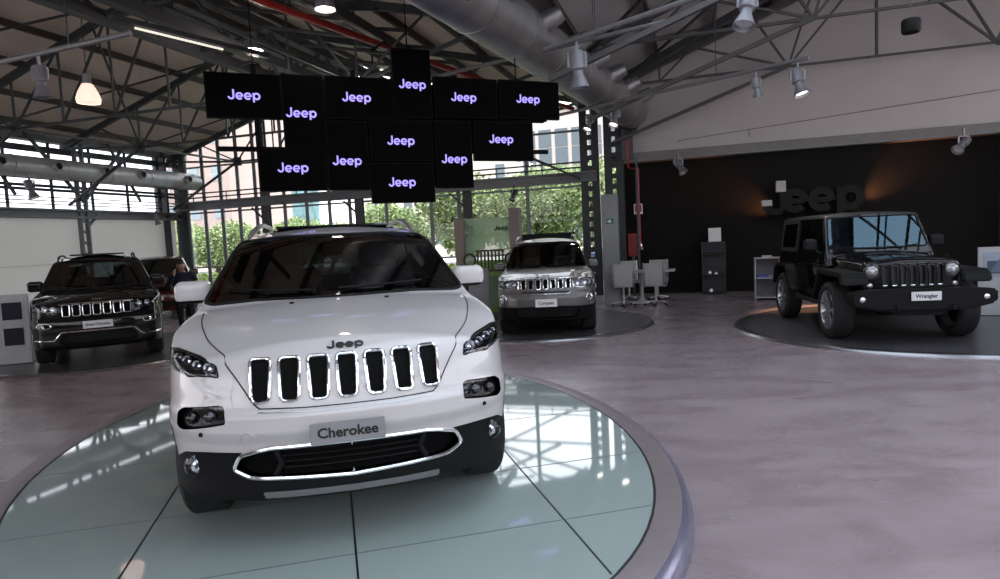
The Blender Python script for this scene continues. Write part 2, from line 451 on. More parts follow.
def make_wheel(R, W, rr, n, rim_mat, style='twin'):
    """wheel lying on the x axis, face at +x; parts: tyre with rim, spokes, hub cap"""
    M = Matrix.Rotation(PI / 2, 4, 'Y'); t = MB(); w = W / 2
    prof = [(rr, -w * .82), (rr + .02, -w * .95), ((R + rr) / 2, -w * 1.03), (R - .03, -w * .95), (R - .006, -w * .78)]
    for k in range(-3, 4): prof += [(R, w * .2 * k - .012), (R, w * .2 * k + .008), (R - .008, w * .2 * k + .011), (R - .008, w * .2 * k + .015)]
    prof += [(R - .006, w * .78), (R - .03, w * .95), ((R + rr) / 2, w * 1.03), (rr + .02, w * .95), (rr, w * .82)]
    t.lathe(prof, 48, M)
    ty = t.build('tyre', rubber)
    r = MB(); r.lathe([(rr, -w * .8), (rr - .02, -w * .6), (rr - .03, w * .3), (rr - .012, w * .8), (rr + .008, w * .86), (rr + .004, w * .92), (rr - .014, w * .9), (rr - .03, w * .4)], 40, M)
    r.lathe([(0.0, w * .1), (rr * .9, w * .0)], 24, M, mi=1)
    rim = r.build('rim', [rim_mat, blackplastic], ty)
    sp = MB()
    for k in range(n):
        a0 = 2 * PI * k / n
        for da in ((-.11, .11) if style == 'twin' else (0,)):
            a = a0 + da; b = a0 + da * .5
            p0 = (w * .62, math.cos(b) * .04, math.sin(b) * .04); p1 = (w * .80, math.cos(a) * (rr - .015), math.sin(a) * (rr - .015))
            sp.bar(p0, p1, .026 if style == 'twin' else .05, .03, up=(1, 0, 0))
    sp.lathe([(0, w * .78), (.03, w * .78), (.035, w * .72), (.06, w * .68), (.062, w * .4)], 20, M)
    sp.build('spokes', rim_mat, ty, bevel=.003)
    return ty
def wheels(root, c, ty):
    yF, yR, wr, Ra = c['axles']; first = True
    for s in (1, -1):
        for y in (yF, yR):
            w = ty if first else copy_tree(ty); first = False
            w.name = 'wheel'; w.parent = root; w.location = (s * c['track'], y, c.get('R', wr)); w.rotation_euler = (0, 0, 0 if s > 0 else PI)

SEAT = {}
def seat_mesh():
    if 'm' not in SEAT:
        def F(P):
            f = rbox(P, (0, .0, .12), (.50, .50, .16), .06)
            q = (P[0], P[1] - .28 - (P[2] - .2) * .22, P[2])
            f = smin(f, rbox(q, (0, 0, .48), (.48, .13, .62), .06), .05)
            for s in (-1, 1): f = smin(f, rbox(q, (s * .21, -.04, .45), (.09, .16, .5), .04), .04)
            f = smin(f, rbox((P[0], P[1] - .42, P[2]), (0, 0, .90), (.26, .11, .19), .05), .01)
            f = np.minimum(f, rbox((P[0], P[1] - .41, P[2]), (0, 0, .8), (.14, .02, .14), .01))
            return f
        SEAT['m'] = mesh_np('seat', iso(F, (-.3, -.3, 0), (.3, .6, 1.05), .025))
        SEAT['m'].materials.append(cloth_dark)
    return SEAT['m']
def cabin(root, y0, zs, wid=.38, dash_y=None, dash_z=1.02, hw=.70, rear_row=True, back=3.9):
    for s in (-1, 1):
        o = link('front_seat', seat_mesh(), None, root); o.location = (s * wid, y0, zs)
        if rear_row: o = link('rear_seat', seat_mesh(), None, root); o.location = (s * wid, y0 + .95, zs)
    d = MB(); dy = dash_y
    d.prism([(dy - .35, .6), (dy - .35, dash_z - .03), (dy - .05, dash_z), (dy + .16, dash_z - .01), (dy + .22, dash_z - .10), (dy + .18, .62)], -hw, hw, 'x')
    d.build('dashboard', cloth_dark, root, bevel=.01)
    f = MB(); f.box((0, (dy - .3 + back) / 2, .42), (1.5, back - dy + .3, .04)); f.build('cabin_floor', liner, root)
    M = Matrix.Translation((wid, dy + .38, dash_z - .06)) @ Matrix.Rotation(-1.15, 4, 'X')
    w = MB(); w.tube([M @ Vector((.18 * math.cos(a), .18 * math.sin(a), 0)) for a in np.linspace(0, 2 * PI, 28, endpoint=False)], .015, 8, closed=True)
    w.bar(M @ Vector((-.17, 0, 0)), M @ Vector((.17, 0, 0)), .035, .02); w.bar(M @ Vector((0, 0, 0)), M @ Vector((0, -.17, 0)), .04, .02)
    w.bar(M @ Vector((0, 0, 0)), M @ Vector((0, 0, -.2)), .06, .06)
    w.build('steering_wheel', blackplastic, root)
def mirrors(root, x, y, z, mt, base=blackplastic, w=.21, hh=.15, low=.35):
    def F(P):
        f = rbox(P, (0, 0, 0), (w, .15, hh), .055); return smax(f, (-P[1] - .075 + .5 * (P[0] / w)**2 * .15), .02)
    m = iso(F, (-w * .6, -.12, -hh * .6), (w * .6, .12, hh * .6), .012)
    up, lo = split(m, -(m[0][:, 2] + hh * low - .0))
    for s in (-1, 1):
        o = link('mirror_housing', mesh_np('mirror_housing', up), mt, root); o.location = (s * (x - w / 2), y, z); 
        b = link('mirror_base', mesh_np('mirror_base', lo), base, o)
        a = MB(); a.bar((-s * w * .3, .0, -hh * .38), (-s * (w * .5 + .07), -.02, -hh * .75), .08, .035); a.build('mirror_arm', base, o)
        g = MB(); g.box((0, .076, 0), (w * .86, .004, hh * .8)); g.build('mirror_glass', chrome, o)
def wiper(root, F, pts):
    l = [hit(F, [(p[0], p[1] - .0, 2.2)], (0, 0, -1), 2.2)[0] + np.array((0, -.012, .014)) for p in pts]
    w = MB(); w.tube([tuple(k) for k in l], .008, 6); w.build('wiper', blackplastic, root)

# front-view helper functions for regions
def R_front(poly, ymax=1.6, sym=True, r=.02):
    p = rounded(poly, r) if r else poly
    def g(V, N):
        return np.maximum(sdpoly(np.abs(V[:, 0]) if sym else V[:, 0], V[:, 2], p), (V[:, 1] - ymax))
    return g
def R_side(poly, r=.03, xmin=.45):
    p = rounded(poly, r)
    def g(V, N): return np.maximum(sdpoly(V[:, 1], V[:, 2], p), xmin - np.abs(V[:, 0]))
    return g

# ---- white car in front
def make_cherokee():
    c = dict(L=4.60, H=1.67, paint=white_paint, track=.775,
        plan=([0, .2, .4, .6, .75, .83, .89, .95], [0, .012, .045, .12, .23, .34, .50, .95]),
        prof=([.15, .24, .28, .33, .42, .55, .62, .68, .72, .82, .93, 1.0], [.40, .20, .06, .05, .05, .03, .0, .0, .035, .065, .11, .17]),
        wz=([.2, .3, .5, .72, .88, .98, 1.05, 1.14], [.89, .925, .94, .948, .938, .928, .915, .86]),
        zt=([.05, .12, .3, .7, 1.2, 1.5, 4.2, 4.6], [.92, .985, 1.035, 1.10, 1.155, 1.165, 1.13, 1.05]),
        crown=([0, .3, .5, .75, 1.3, 3], [.12, .13, .105, .065, .045, .03]),
        gz=([1.0, 1.12, 1.3, 1.54, 1.66], [.90, .865, .80, .70, .64]), ws=(1.20, 1.165, .50, .15),
        roof=([1.6, 2.05, 2.9, 3.7, 4.2], [1.50, 1.575, 1.66, 1.64, 1.57]), rear=([.2, .5, .9, 1.1, 1.5, 1.65], [4.45, 4.58, 4.58, 4.5, 4.22, 4.05]),
        axles=(.86, 3.56, .355, .395), R=.352, xin=.52, zb=smooth_bottom(.22, .24), flare=.014)
    F = suv_volume(c)
    slots = []
    for i in range(-3, 4):
        x = i * .133; k = .012 if abs(i) == 3 else .006
        sk = -.004 * i
        slots.append([(x - .049, .946), (x + .049, .946), (x + .040 - sk * .5, .750), (x - .040 - sk * .5, .750)])
    sl = [rounded(s, .025) for s in slots]
    def g_slots(V, N):
        g = np.minimum.reduce([sdpoly(V[:, 0], V[:, 2], s) for s in sl]); return np.maximum(g, V[:, 1] - .5)
    intake = [(0, .375), (.40, .385), (.47, .392), (.545, .43), (.51, .50), (.43, .522), (.36, .535), (0, .535)]
    half = rounded(intake, .02)
    ws = [(0, 1.152), (.50, 1.15), (.77, 1.135), (.83, 1.15), (.68, 1.535), (.40, 1.556), (0, 1.562)]
    head = [(.595, .868), (.607, .918), (.69, .952), (.84, .978), (.895, .972), (.915, .935), (.905, .902), (.746, .868)]
    clad = cv([0, .40, .50, .62, .78, .86, 1.0], [.36, .40, .515, .515, .500, .45, .42])
    def g_clad(V, N):
        x = np.abs(V[:, 0]); y = V[:, 1]; z = V[:, 2]
        a = z - clad(x); a = np.where(y < .62, a, z - .42 + 0 * a); a = z - (clad(x) * (1 - np.clip((y - .45) / .2, 0, 1)) + .41 * np.clip((y - .45) / .2, 0, 1))
        r = np.minimum(np.hypot(y - .86, z - .355), np.hypot(y - 3.56, z - .355)) - .445
        r = np.maximum(r, .60 - x)
        return np.minimum(a, r)
    def g_skid(V, N): 
        x = np.abs(V[:, 0]); z = V[:, 2]; return np.maximum(np.maximum(np.abs(z - .302 - .0 * x) - .016, x - .42), V[:, 1] - .4)
    lamp = [(.575, .735), (.60, .742), (.78, .722), (.812, .70), (.822, .628), (.79, .618), (.565, .66)]
    c['regions'] = [
        ('windshield', car_glass, R_front(ws, 2.6, r=.03), 0, False),
        ('rear_window', car_glass_dark, (lambda V, N: np.maximum(sdpoly(np.abs(V[:, 0]), V[:, 2], rounded([(-.1, 1.18), (.66, 1.18), (.56, 1.50), (-.1, 1.52)], .05)), 3.95 - V[:, 1])), 0, False),
        ('side_window', car_glass_dark, R_side([(1.50, 1.12), (3.95, 1.16), (4.02, 1.28), (3.7, 1.50), (2.6, 1.555), (2.28, 1.53)], .04), 0, True),
        ('sunroof', gloss_black, (lambda V, N: np.maximum(sdpoly(np.abs(V[:, 0]), V[:, 1], [(-.1, 2.45), (.50, 2.48), (.50, 3.7), (-.1, 3.72)]), 1.5 - V[:, 2])), .004, False),
        ('grille_mesh', mat('grille_mesh_black', (.004, .004, .0045), .5, bump=(260, .9), spec=.12), g_slots, -.006, False),
        ('headlight', lens_glass, R_front(head, 1.25, r=.010), .001, True),
        ('lamp_recess', gloss_black, R_front(lamp, .62, r=.008), -.03, True),
        ('lower_intake', mat('grille_mesh_black', ()), R_front(intake, .5, r=.02), -.05, False),
        ('skid_trim', mat('skid_grey', (.20, .20, .205), .4, .5), g_skid, .006, False),
        ('lower_cladding', darkplastic, g_clad, .002, False)]
    root = thing('white_suv', 'large white suv with seven chrome grille slots and a grey plate, on the glass turntable', 'car', (-.7436, 3.059, .122), .2545, scale=1.0126)
    build_body(root, F, c, .0185)
    # chrome surrounds of the slots
    for s in sl:
        m = MB(); m.tube(front_line(F, s, .002, step=.012), .0088, 8, closed=True); m.build('slot_surround', chrome, root)
    full = [tuple(p) for p in half if p[0] > .03]; mirror = [(-p[0], p[1]) for p in full][::-1]
    ring = [(0, .370)] + [(p[0] + .006, p[1]) for p in full] + [(0, .54)] + [(p[0] - .006, p[1]) for p in mirror]
    m = MB(); m.tube(front_line(F, rounded(ring, .01), .004, step=.02), .0115, 8, closed=True); m.build('intake_surround', chrome, root)
    for s in (-1, 1):
        m = MB(); m.tube(front_line(F, [(s * .36, .39), (s * .33, .45), (s * .36, .525)], -.02, closed=False, step=.02), .014, 6); m.build('intake_divider', blackplastic, root)
    m = MB()
    for z in (.42, .45, .48, .51): m.tube(front_line(F, [(-.33, z), (.33, z)], -.03, closed=False, step=.05), .005, 5)
    m.build('intake_bars', blackplastic, root)
    # shut lines
    def seam(pts): m = MB(); m.tube(pts, .0036, 5); m.build('shut_line', plate_black, root)
    for sx in (-1, 1):
        cx = cv([.27, .36, .58, .9, 1.12], [.572, .612, .70, .775, .80]); cz = cv([.722, .75, .80, .86, .925], [.41, .442, .472, .512, .562])
        seam(top_line(F, [(sx * float(cx(np.array([k]))[0]), k) for k in np.linspace(1.12, .27, 16)], .0005) + front_line(F, [(sx * float(cz(np.array([k]))[0]), k) for k in np.linspace(.925, .722, 12)], .0005, closed=False))
        seam(side_line(F, [(1.42, 1.08), (1.36, .8), (1.40, .45)], sx)); seam(side_line(F, [(2.45, 1.12), (2.46, .8), (2.44, .42)], sx)); seam(side_line(F, [(3.45, 1.13), (3.50, .95), (3.30, .75)], sx))
    seam(front_line(F, [(-.41, .722), (-.2, .716), (.2, .716), (.41, .722)], .0005, closed=False))
    m = MB(); m.tube(front_line(F, [(-.42, .706), (-.2, .700), (.2, .700), (.42, .706)], .0, closed=False), .0035, 6); m.build('grille_lip', satin, root)
    # windshield black frame
    frame = [(p[0], p[1]) for p in rounded(ws, .03) if p[0] > .04]; fr = frame + [(-p[0], p[1]) for p in frame[::-1]]
    m = MB(); m.tube(front_line(F, fr, -.002, step=.03, y0=0), .014, 6, closed=True); m.build('windshield_seal', blackplastic, root)
    # side window trims
    # lamps inside the slim headlights
    for sx in (-1, 1):
        b = MB(); hp = rounded([(p[0] * sx, p[1]) for p in head], .010)
        pts = ok(hit(F, [(p[0], -.4, p[1]) for p in hp], (0, 1, 0)))
        back = [Vector(p) + Vector((-sx * .05, .07, 0)) for p in pts]; fr_ = [Vector(p) for p in pts]; n = len(pts)
        b.add(fr_ + back, [(i, (i + 1) % n, n + (i + 1) % n, n + i) for i in range(n)] + [tuple(range(n, 2 * n))])
        hb = b.build('headlight_bowl', gloss_black, root)
        for k, (x, z, r) in enumerate(((.66, .905, .026), (.72, .915, .024), (.78, .93, .024), (.84, .94, .02))):
            q = hit(F, [(sx * x, -.4, z)], (0, 1, 0))[0]; e = MB()
            Mx = Matrix.Translation((q[0] - sx * .01, q[1] + .035, q[2])) @ Matrix.Rotation(PI / 2, 4, 'X')
            e.lathe([(0, -.012), (r * .6, -.008), (r, .012), (r, .02), (r * .85, .02)], 16, Mx); e.build('lamp_element', lampglass, hb)
        e = MB(); l = front_line(F, [(sx * .605, .876), (sx * .75, .876), (sx * .895, .908)], -.008, closed=False); e.tube(l, .005, 6); l = front_line(F, [(sx * .612, .912), (sx * .70, .945), (sx * .865, .975)], -.008, closed=False); e.tube(l, .0035, 6)
        e.build('running_light_strip', lampglass, hb)
        m = MB(); m.tube([tuple(p) for p in pts], .004, 6, closed=True); m.build('headlight_edge', blackplastic, root)
        # recessed lamp units
        for x, z in ((.645, .688), (.735, .675)):
            q = hit(F, [(sx * x, -.4, z)], (0, 1, 0))[0]; Mx = Matrix.Translation((q[0], q[1] + .02, q[2])) @ Matrix.Rotation(PI / 2, 4, 'X')
            e = MB(); e.lathe([(0, .014), (.015, .011), (.026, 0), (.030, .003), (.030, -.02)], 20, Mx); e.build('projector_lamp', gloss_black if x > .7 else mat('smoked_projector', (.05, .05, .055), .1, .6, 1), root)
        q = hit(F, [(sx * .73, -.4, .436)], (0, 1, 0))[0]; Mx = Matrix.Translation((q[0], q[1], q[2])) @ Matrix.Rotation(-sx * .5, 4, 'Z') @ Matrix.Rotation(PI / 2, 4, 'X')
        e = MB(); e.lathe([(0, .004), (.018, .008), (.028, .002), (.033, .008), (.036, .0), (.036, -.03)], 24, Mx); fg = e.build('fog_lamp', lampglass, root); e = MB(); e.lathe([(.036, .0), (.046, .006), (.056, -.002), (.056, -.03)], 24, Mx); e.build('fog_lamp_well', gloss_black, fg)
        for x, z in ((.40, .605), (.66, .575)):
            q = hit(F, [(sx * x, -.4, z)], (0, 1, 0))[0]; e = MB(); e.tube([Vector(q) + Vector((.011 * math.cos(a), -.0, .011 * math.sin(a))) for a in np.linspace(0, 2 * PI, 12, endpoint=False)], .0015, 4, closed=True); e.build('parking_sensor', satin, root)
        q = hit(F, [(sx * .69, -.4, .606)], (0, 1, 0))[0]; e = MB(); e.lathe([(0, .012), (.009, .01), (.012, 0)], 10, Matrix.Translation(q) @ Matrix.Rotation(PI / 2, 4, 'X')); e.build('washer_nozzle', blackplastic, root)
    q = hit(F, [(-.45, -.4, .60)], (0, 1, 0))[0]; e = MB(); e.tube([hit(F, [(-.47 + .034 * math.cos(a), -.4, .585 + .034 * math.sin(a))], (0, 1, 0))[0] for a in np.linspace(0, 2 * PI, 24, endpoint=False)], .0014, 4, closed=True); e.build('tow_cover', satin, root)
    # plate and badge
    m = MB(); m.box((-.016, -.022, .600), (.345, .016, .098)); pl = m.build('display_plate', plate_grey, root, bevel=.003)
    pl['label'] = 'grey lettered display plate'
    lettering('plate_lettering', 'Cherokee', .066, plate_black, pl, (-.016, -.031, .600), extrude=.001, offset=.0019, sx=1.04)
    for i, (ch, x) in enumerate((('J', -.066), ('e', -.024), ('e', .020), ('p', .064))):
        q = hit(F, [(x, -.4, .975)], (0, 1, 0))[0]
        m = MB(); glyph(m, ch, -.022, .048, .22, .003, 1.22, -.018); o = m.build('badge_letter', mat('badge_dark_chrome', (.10, .10, .10), .25, .9), root); o.location = (x, q[1] + .002, .982); o.rotation_euler = (PI / 2 - .85, 0, 0)
    for sx in (-1, 1):
        q = hit(F, [(sx * .285, 1.02, 2)], (0, 0, -1), 2)[0]; e = MB(); e.box((q[0], q[1], q[2] + .004), (.026, .02, .012)); e.build('washer_jet', blackplastic, root)
    # mirrors, wipers, rails
    mirrors(root, 1.085, 1.76, 1.20, white_paint, w=.235, hh=.155)
    wiper(root, F, [(-.70, 1.42), (-.45, 1.30), (-.15, 1.24)]); wiper(root, F, [(.0, 1.24), (.3, 1.27), (.55, 1.34)])
    for sx in (-1, 1):
        pts = [(sx * .635, 2.25, 1.565), (sx * .62, 2.42, 1.61), (sx * .60, 2.65, 1.66), (sx * .585, 3.0, 1.685), (sx * .575, 3.5, 1.675), (sx * .57, 3.78, 1.64), (sx * .57, 3.88, 1.58)]
        m = MB(); m.tube(pts, [.012, .022, .02, .018, .018, .02, .012], 10); m.build('roof_rail', satin, root)
    m = MB(); m.box((0, 2.60, 1.638), (.90, .2, .02)); m.tube([(-.45, 2.50, 1.640), (.45, 2.50, 1.640)], .014, 6); m.build('wind_deflector', gloss_black, root)
    cabin(root, 1.98, .50, dash_y=1.52, dash_z=1.06, hw=.72, back=3.95)
    e = MB(); e.box((0, 2.0, 1.44), (.24, .03, .07)); e.build('rear_view_mirror', blackplastic, root, bevel=.01)
    ty = make_wheel(.352, .235, .235, 5, alloy); wheels(root, c, ty)
    m = MB(); 
    for y in (.86, 3.56): m.tube([(-.7, y, .352), (.7, y, .352)], .045, 10)
    m.box((0, 2.2, .30), (.9, 3.0, .10)); m.box((0, .95, .34), (.8, .7, .18)); m.build('underbody', liner, root)
    return root
cherokee = make_cherokee()
#END_CHEROKEE

# ---- the other road cars share one builder
def slot_row(x0, x1, z0, z1, n=7, w=.72, taper=.006):
    p = (x1 - x0) / n; out = []
    for i in range(n):
        x = x0 + p * (i + .5); h = p * w / 2; out.append(rounded([(x - h, z1), (x + h, z1), (x + h - taper, z0), (x - h + taper, z0)], .02))
    return out
def common_suv(c, root, h):
    F = suv_volume(c)
    sl = c['slots']
    def g_slots(V, N): return np.maximum(np.minimum.reduce([sdpoly(V[:, 0], V[:, 2], s) for s in sl]), V[:, 1] - .5)
    reg = [('windshield', car_glass, R_front(c['wsp'], 2.7, r=.03), 0, False),
           ('side_window', car_glass_dark, R_side(c['side'], .04), 0, True),
           ('rear_window', car_glass, (lambda V, N: np.maximum(sdpoly(np.abs(V[:, 0]), V[:, 2], rounded(c['rearw'], .05)), c['L'] - .75 - V[:, 1])), 0, False),
           ('grille_mesh', mat('slot_black', (.003, .003, .0035), .6, spec=.05), g_slots, -.012, False),
           ('headlight', lens_glass, R_front(c['head'], 1.2, r=.02), .001, True),
           ('lower_intake', blackplastic, R_front(c['intake'], .6, r=.02), -.03, False)]
    if 'clad' in c: reg.append(('lower_cladding', darkplastic, c['clad'], .002, False))
    c['regions'] = reg
    build_body(root, F, c, h)
    for s in sl:
        m = MB(); m.tube(front_line(F, s, .002, step=.03), c.get('ringr', .010), 6, closed=True); m.build('slot_surround', chrome, root)
    for sx in (-1, 1):
        hp = rounded([(p[0] * sx, p[1]) for p in c['head']], .02)
        pts = ok(hit(F, [(p[0], -.4, p[1]) for p in hp], (0, 1, 0))); n = len(pts)
        b = MB(); fr_ = [Vector(p) for p in pts]; back = [p + Vector((-sx * .04, .07, 0)) for p in fr_]
        b.add(fr_ + back, [(i, (i + 1) % n, n + (i + 1) % n, n + i) for i in range(n)] + [tuple(range(n, 2 * n))]); hb = b.build('headlight_bowl', c.get('bowl', gloss_black), root)
        for x, z, r in c['lamps']:
            q = hit(F, [(sx * x, -.4, z)], (0, 1, 0))[0]; e = MB()
            e.lathe([(0, -.012), (r * .6, -.008), (r, .012), (r, .02), (r * .85, .02)], 16, Matrix.Translation((q[0] - sx * .008, q[1] + .032, q[2])) @ Matrix.Rotation(PI / 2, 4, 'X')); e.build('lamp_element', lampglass, hb)
        m = MB(); m.tube([tuple(p) for p in pts], .006, 6, closed=True); m.build('headlight_edge', c.get('edge', blackplastic), root)
        x, z, rx, rz_ = c['fog']
        q = hit(F, [(sx * x, -.4, z)], (0, 1, 0))[0]
        e = MB(); e.lathe([(0, .0), (rz_ * .7, .006), (rz_, -.01)], 18, Matrix.Translation(q) @ Matrix.Rotation(-sx * .4, 4, 'Z') @ Matrix.Rotation(PI / 2, 4, 'X')); fo = e.build('fog_lamp', lampglass, root)
        e = MB(); e.tube(ok(hit(F, [(sx * x + rx * math.cos(a), -.4, z + rz_ * 1.25 * math.sin(a)) for a in np.linspace(0, 2 * PI, 20, endpoint=False)], (0, 1, 0))).tolist(), .010, 6, closed=True); e.build('fog_lamp_bezel', c.get('fogring', chrome), root)
    for name, pts, r, mt in c.get('trims', []):
        full = pts + [(-p[0], p[1]) for p in pts[::-1] if p[0] > 0] if pts[-1][0] >= 0 else pts
        m = MB(); m.tube(front_line(F, full, .004, closed=False, step=.03), r, 8); m.build(name, mt, root)
    pw, ph, pz = c['plate']; q = hit(F, [(0, -.4, pz)], (0, 1, 0))[0]
    m = MB(); m.box((0, q[1] - .02, pz), (pw, .016, ph)); pl = m.build('display_plate', plate_white, root, bevel=.003)
    lettering('plate_lettering', c['name'], c['tsize'], plate_black, pl, (0, q[1] - .029, pz), extrude=.0008, offset=.0015, sx=c.get('tsx', 1))
    for i, ch in enumerate('Jeep'):
        x = -.055 + i * .037; q = hit(F, [(x, -.4, c['badge'])], (0, 1, 0))[0]
        m = MB(); glyph(m, ch, -.018, .04, .2, .002, 1.1, -.015); o = m.build('badge_letter', chrome, root); o.location = (x, q[1] - .004, c['badge'] + .02); o.rotation_euler = (PI / 2 - .9, 0, 0)
    m = MB(); m.tube(front_line(F, [(-c['hoodx'], c['hoodz']), (c['hoodx'], c['hoodz'])], 0, closed=False), .004, 5)
    m.build('shut_line', plate_black, root)
    fr_ = [tuple(p) for p in rounded(c['wsp'], .03) if p[0] > .04]; fr_ = fr_ + [(-p[0], p[1]) for p in fr_[::-1]]
    m = MB(); m.tube(front_line(F, fr_, -.002, step=.04, y0=0), .014, 6, closed=True); m.build('windshield_seal', blackplastic, root)
    mx, my, mz, mw, mh = c['mirror']; mirrors(root, mx, my, mz, c.get('mirror_mat', c['paint']), w=mw, hh=mh)
    y0 = c['ws'][0]; wiper(root, F, [(-.62, y0 + .2), (-.4, y0 + .1), (-.1, y0 + .05)]); wiper(root, F, [(.0, y0 + .05), (.3, y0 + .08), (.55, y0 + .15)])
    rx, rz0 = c['rail']
    for sx in (-1, 1):
        m = MB(); m.tube([(sx * (rx + .01), 2.3, rz0 - .09), (sx * rx, 2.42, rz0 - .02), (sx * (rx - .01), 2.7, rz0 + .015), (sx * (rx - .02), 3.3, rz0 + .02), (sx * (rx - .03), 3.8, rz0 - .02), (sx * (rx - .03), 3.95, rz0 - .10)], [.01, .02, .017, .017, .018, .01], 8); m.build('roof_rail', c.get('railm', satin), root)
    cabin(root, y0 + .82, c['seatz'], dash_y=y0 + .36, dash_z=c['ws'][1] - .10, hw=.70, back=c['L'] - .7)
    R = c['R']; ty = make_wheel(R, .25, R * .66, 5, alloy); wheels(root, c, ty)
    m = MB(); yF, yR = c['axles'][:2]; m.tube([(-.7, yF, R), (.7, yF, R)], .05, 8); m.tube([(-.7, yR, R), (.7, yR, R)], .05, 8); m.box((0, 2.3, .33), (.9, 3.0, .1)); m.build('underbody', liner, root)
    return F
def gc_cfg():
    return dict(L=4.80, H=1.80, paint=black_paint, track=.82, name='Grand Cherokee', tsize=.052, tsx=.95,
        plan=([0, .3, .5, .7, .82, .9, .96, 1.0], [0, .015, .05, .13, .22, .36, .62, 1.0]),
        prof=([.18, .28, .36, .5, .62, .72, .78, .84, 1.0, 1.06], [.30, .09, .04, .02, .0, .01, .05, .07, .11, .17]),
        wz=([.2, .35, .6, .85, 1.0, 1.08, 1.2], [.90, .94, .965, .975, .965, .945, .88]),
        zt=([.08, .2, .5, 1.0, 1.5, 4.2, 4.7], [1.0, 1.05, 1.11, 1.165, 1.195, 1.20, 1.12]), crown=([0, .4, .8, 3], [.09, .09, .06, .03]),
        gz=([1.08, 1.22, 1.4, 1.64, 1.76], [.90, .865, .80, .70, .63]), ws=(1.38, 1.195, .58, .14),
        roof=([1.8, 2.2, 2.9, 3.8, 4.4], [1.58, 1.68, 1.755, 1.74, 1.66]), rear=([.2, .5, 1.0, 1.2, 1.6, 1.75], [4.6, 4.76, 4.76, 4.68, 4.4, 4.25]),
        axles=(.93, 3.84, .39, .425), R=.385, xin=.55, zb=smooth_bottom(.27, .27), flare=.02,
        slots=slot_row(-.50, .50, .80, .975, w=.76), ringr=.0075,
        wsp=[(0, 1.185), (.5, 1.18), (.80, 1.18), (.85, 1.2), (.69, 1.63), (.4, 1.66), (0, 1.668)],
        side=[(1.75, 1.2), (4.05, 1.24), (4.15, 1.36), (3.85, 1.58), (2.75, 1.64), (2.4, 1.61)], rearw=[(-.1, 1.28), (.66, 1.28), (.58, 1.6), (-.1, 1.62)],
        head=[(.54, .865), (.545, .985), (.72, .99), (.885, .965), (.915, .93), (.90, .885), (.76, .865)], lamps=[(.62, .92, .04), (.73, .925, .04), (.83, .925, .028)],
        fog=(.745, .665, .10, .035), intake=[(0, .36), (.50, .36), (.56, .42), (.47, .535), (0, .535)],
        trims=[('lower_chrome_trim', [(.90, .435), (.64, .43), (.60, .45), (.50, .56), (0, .56)], .016, chrome), ('grille_frame', [(.52, .985), (.3, .992), (0, .995)], .009, chrome)],
        plate=(.42, .115, .655), badge=1.02, hoodx=.5, hoodz=1.0, mirror=(1.09, 1.86, 1.24, .24, .18), rail=(.62, 1.74), railm=blackplastic, seatz=.55)
def make_gc():
    c = gc_cfg()
    root = thing('black_suv', 'black suv with chrome lower trim and white plate, facing the camera at the far left', 'car', (-5.93, 9.52, .045), .52, scale=(.905, .905, .935))
    F = common_suv(c, root, .028)
    m = MB(); m.box((0, 2.62, 1.76), (.9, .25, .03)); m.build('wind_deflector', gloss_black, root)
    return root
make_gc()
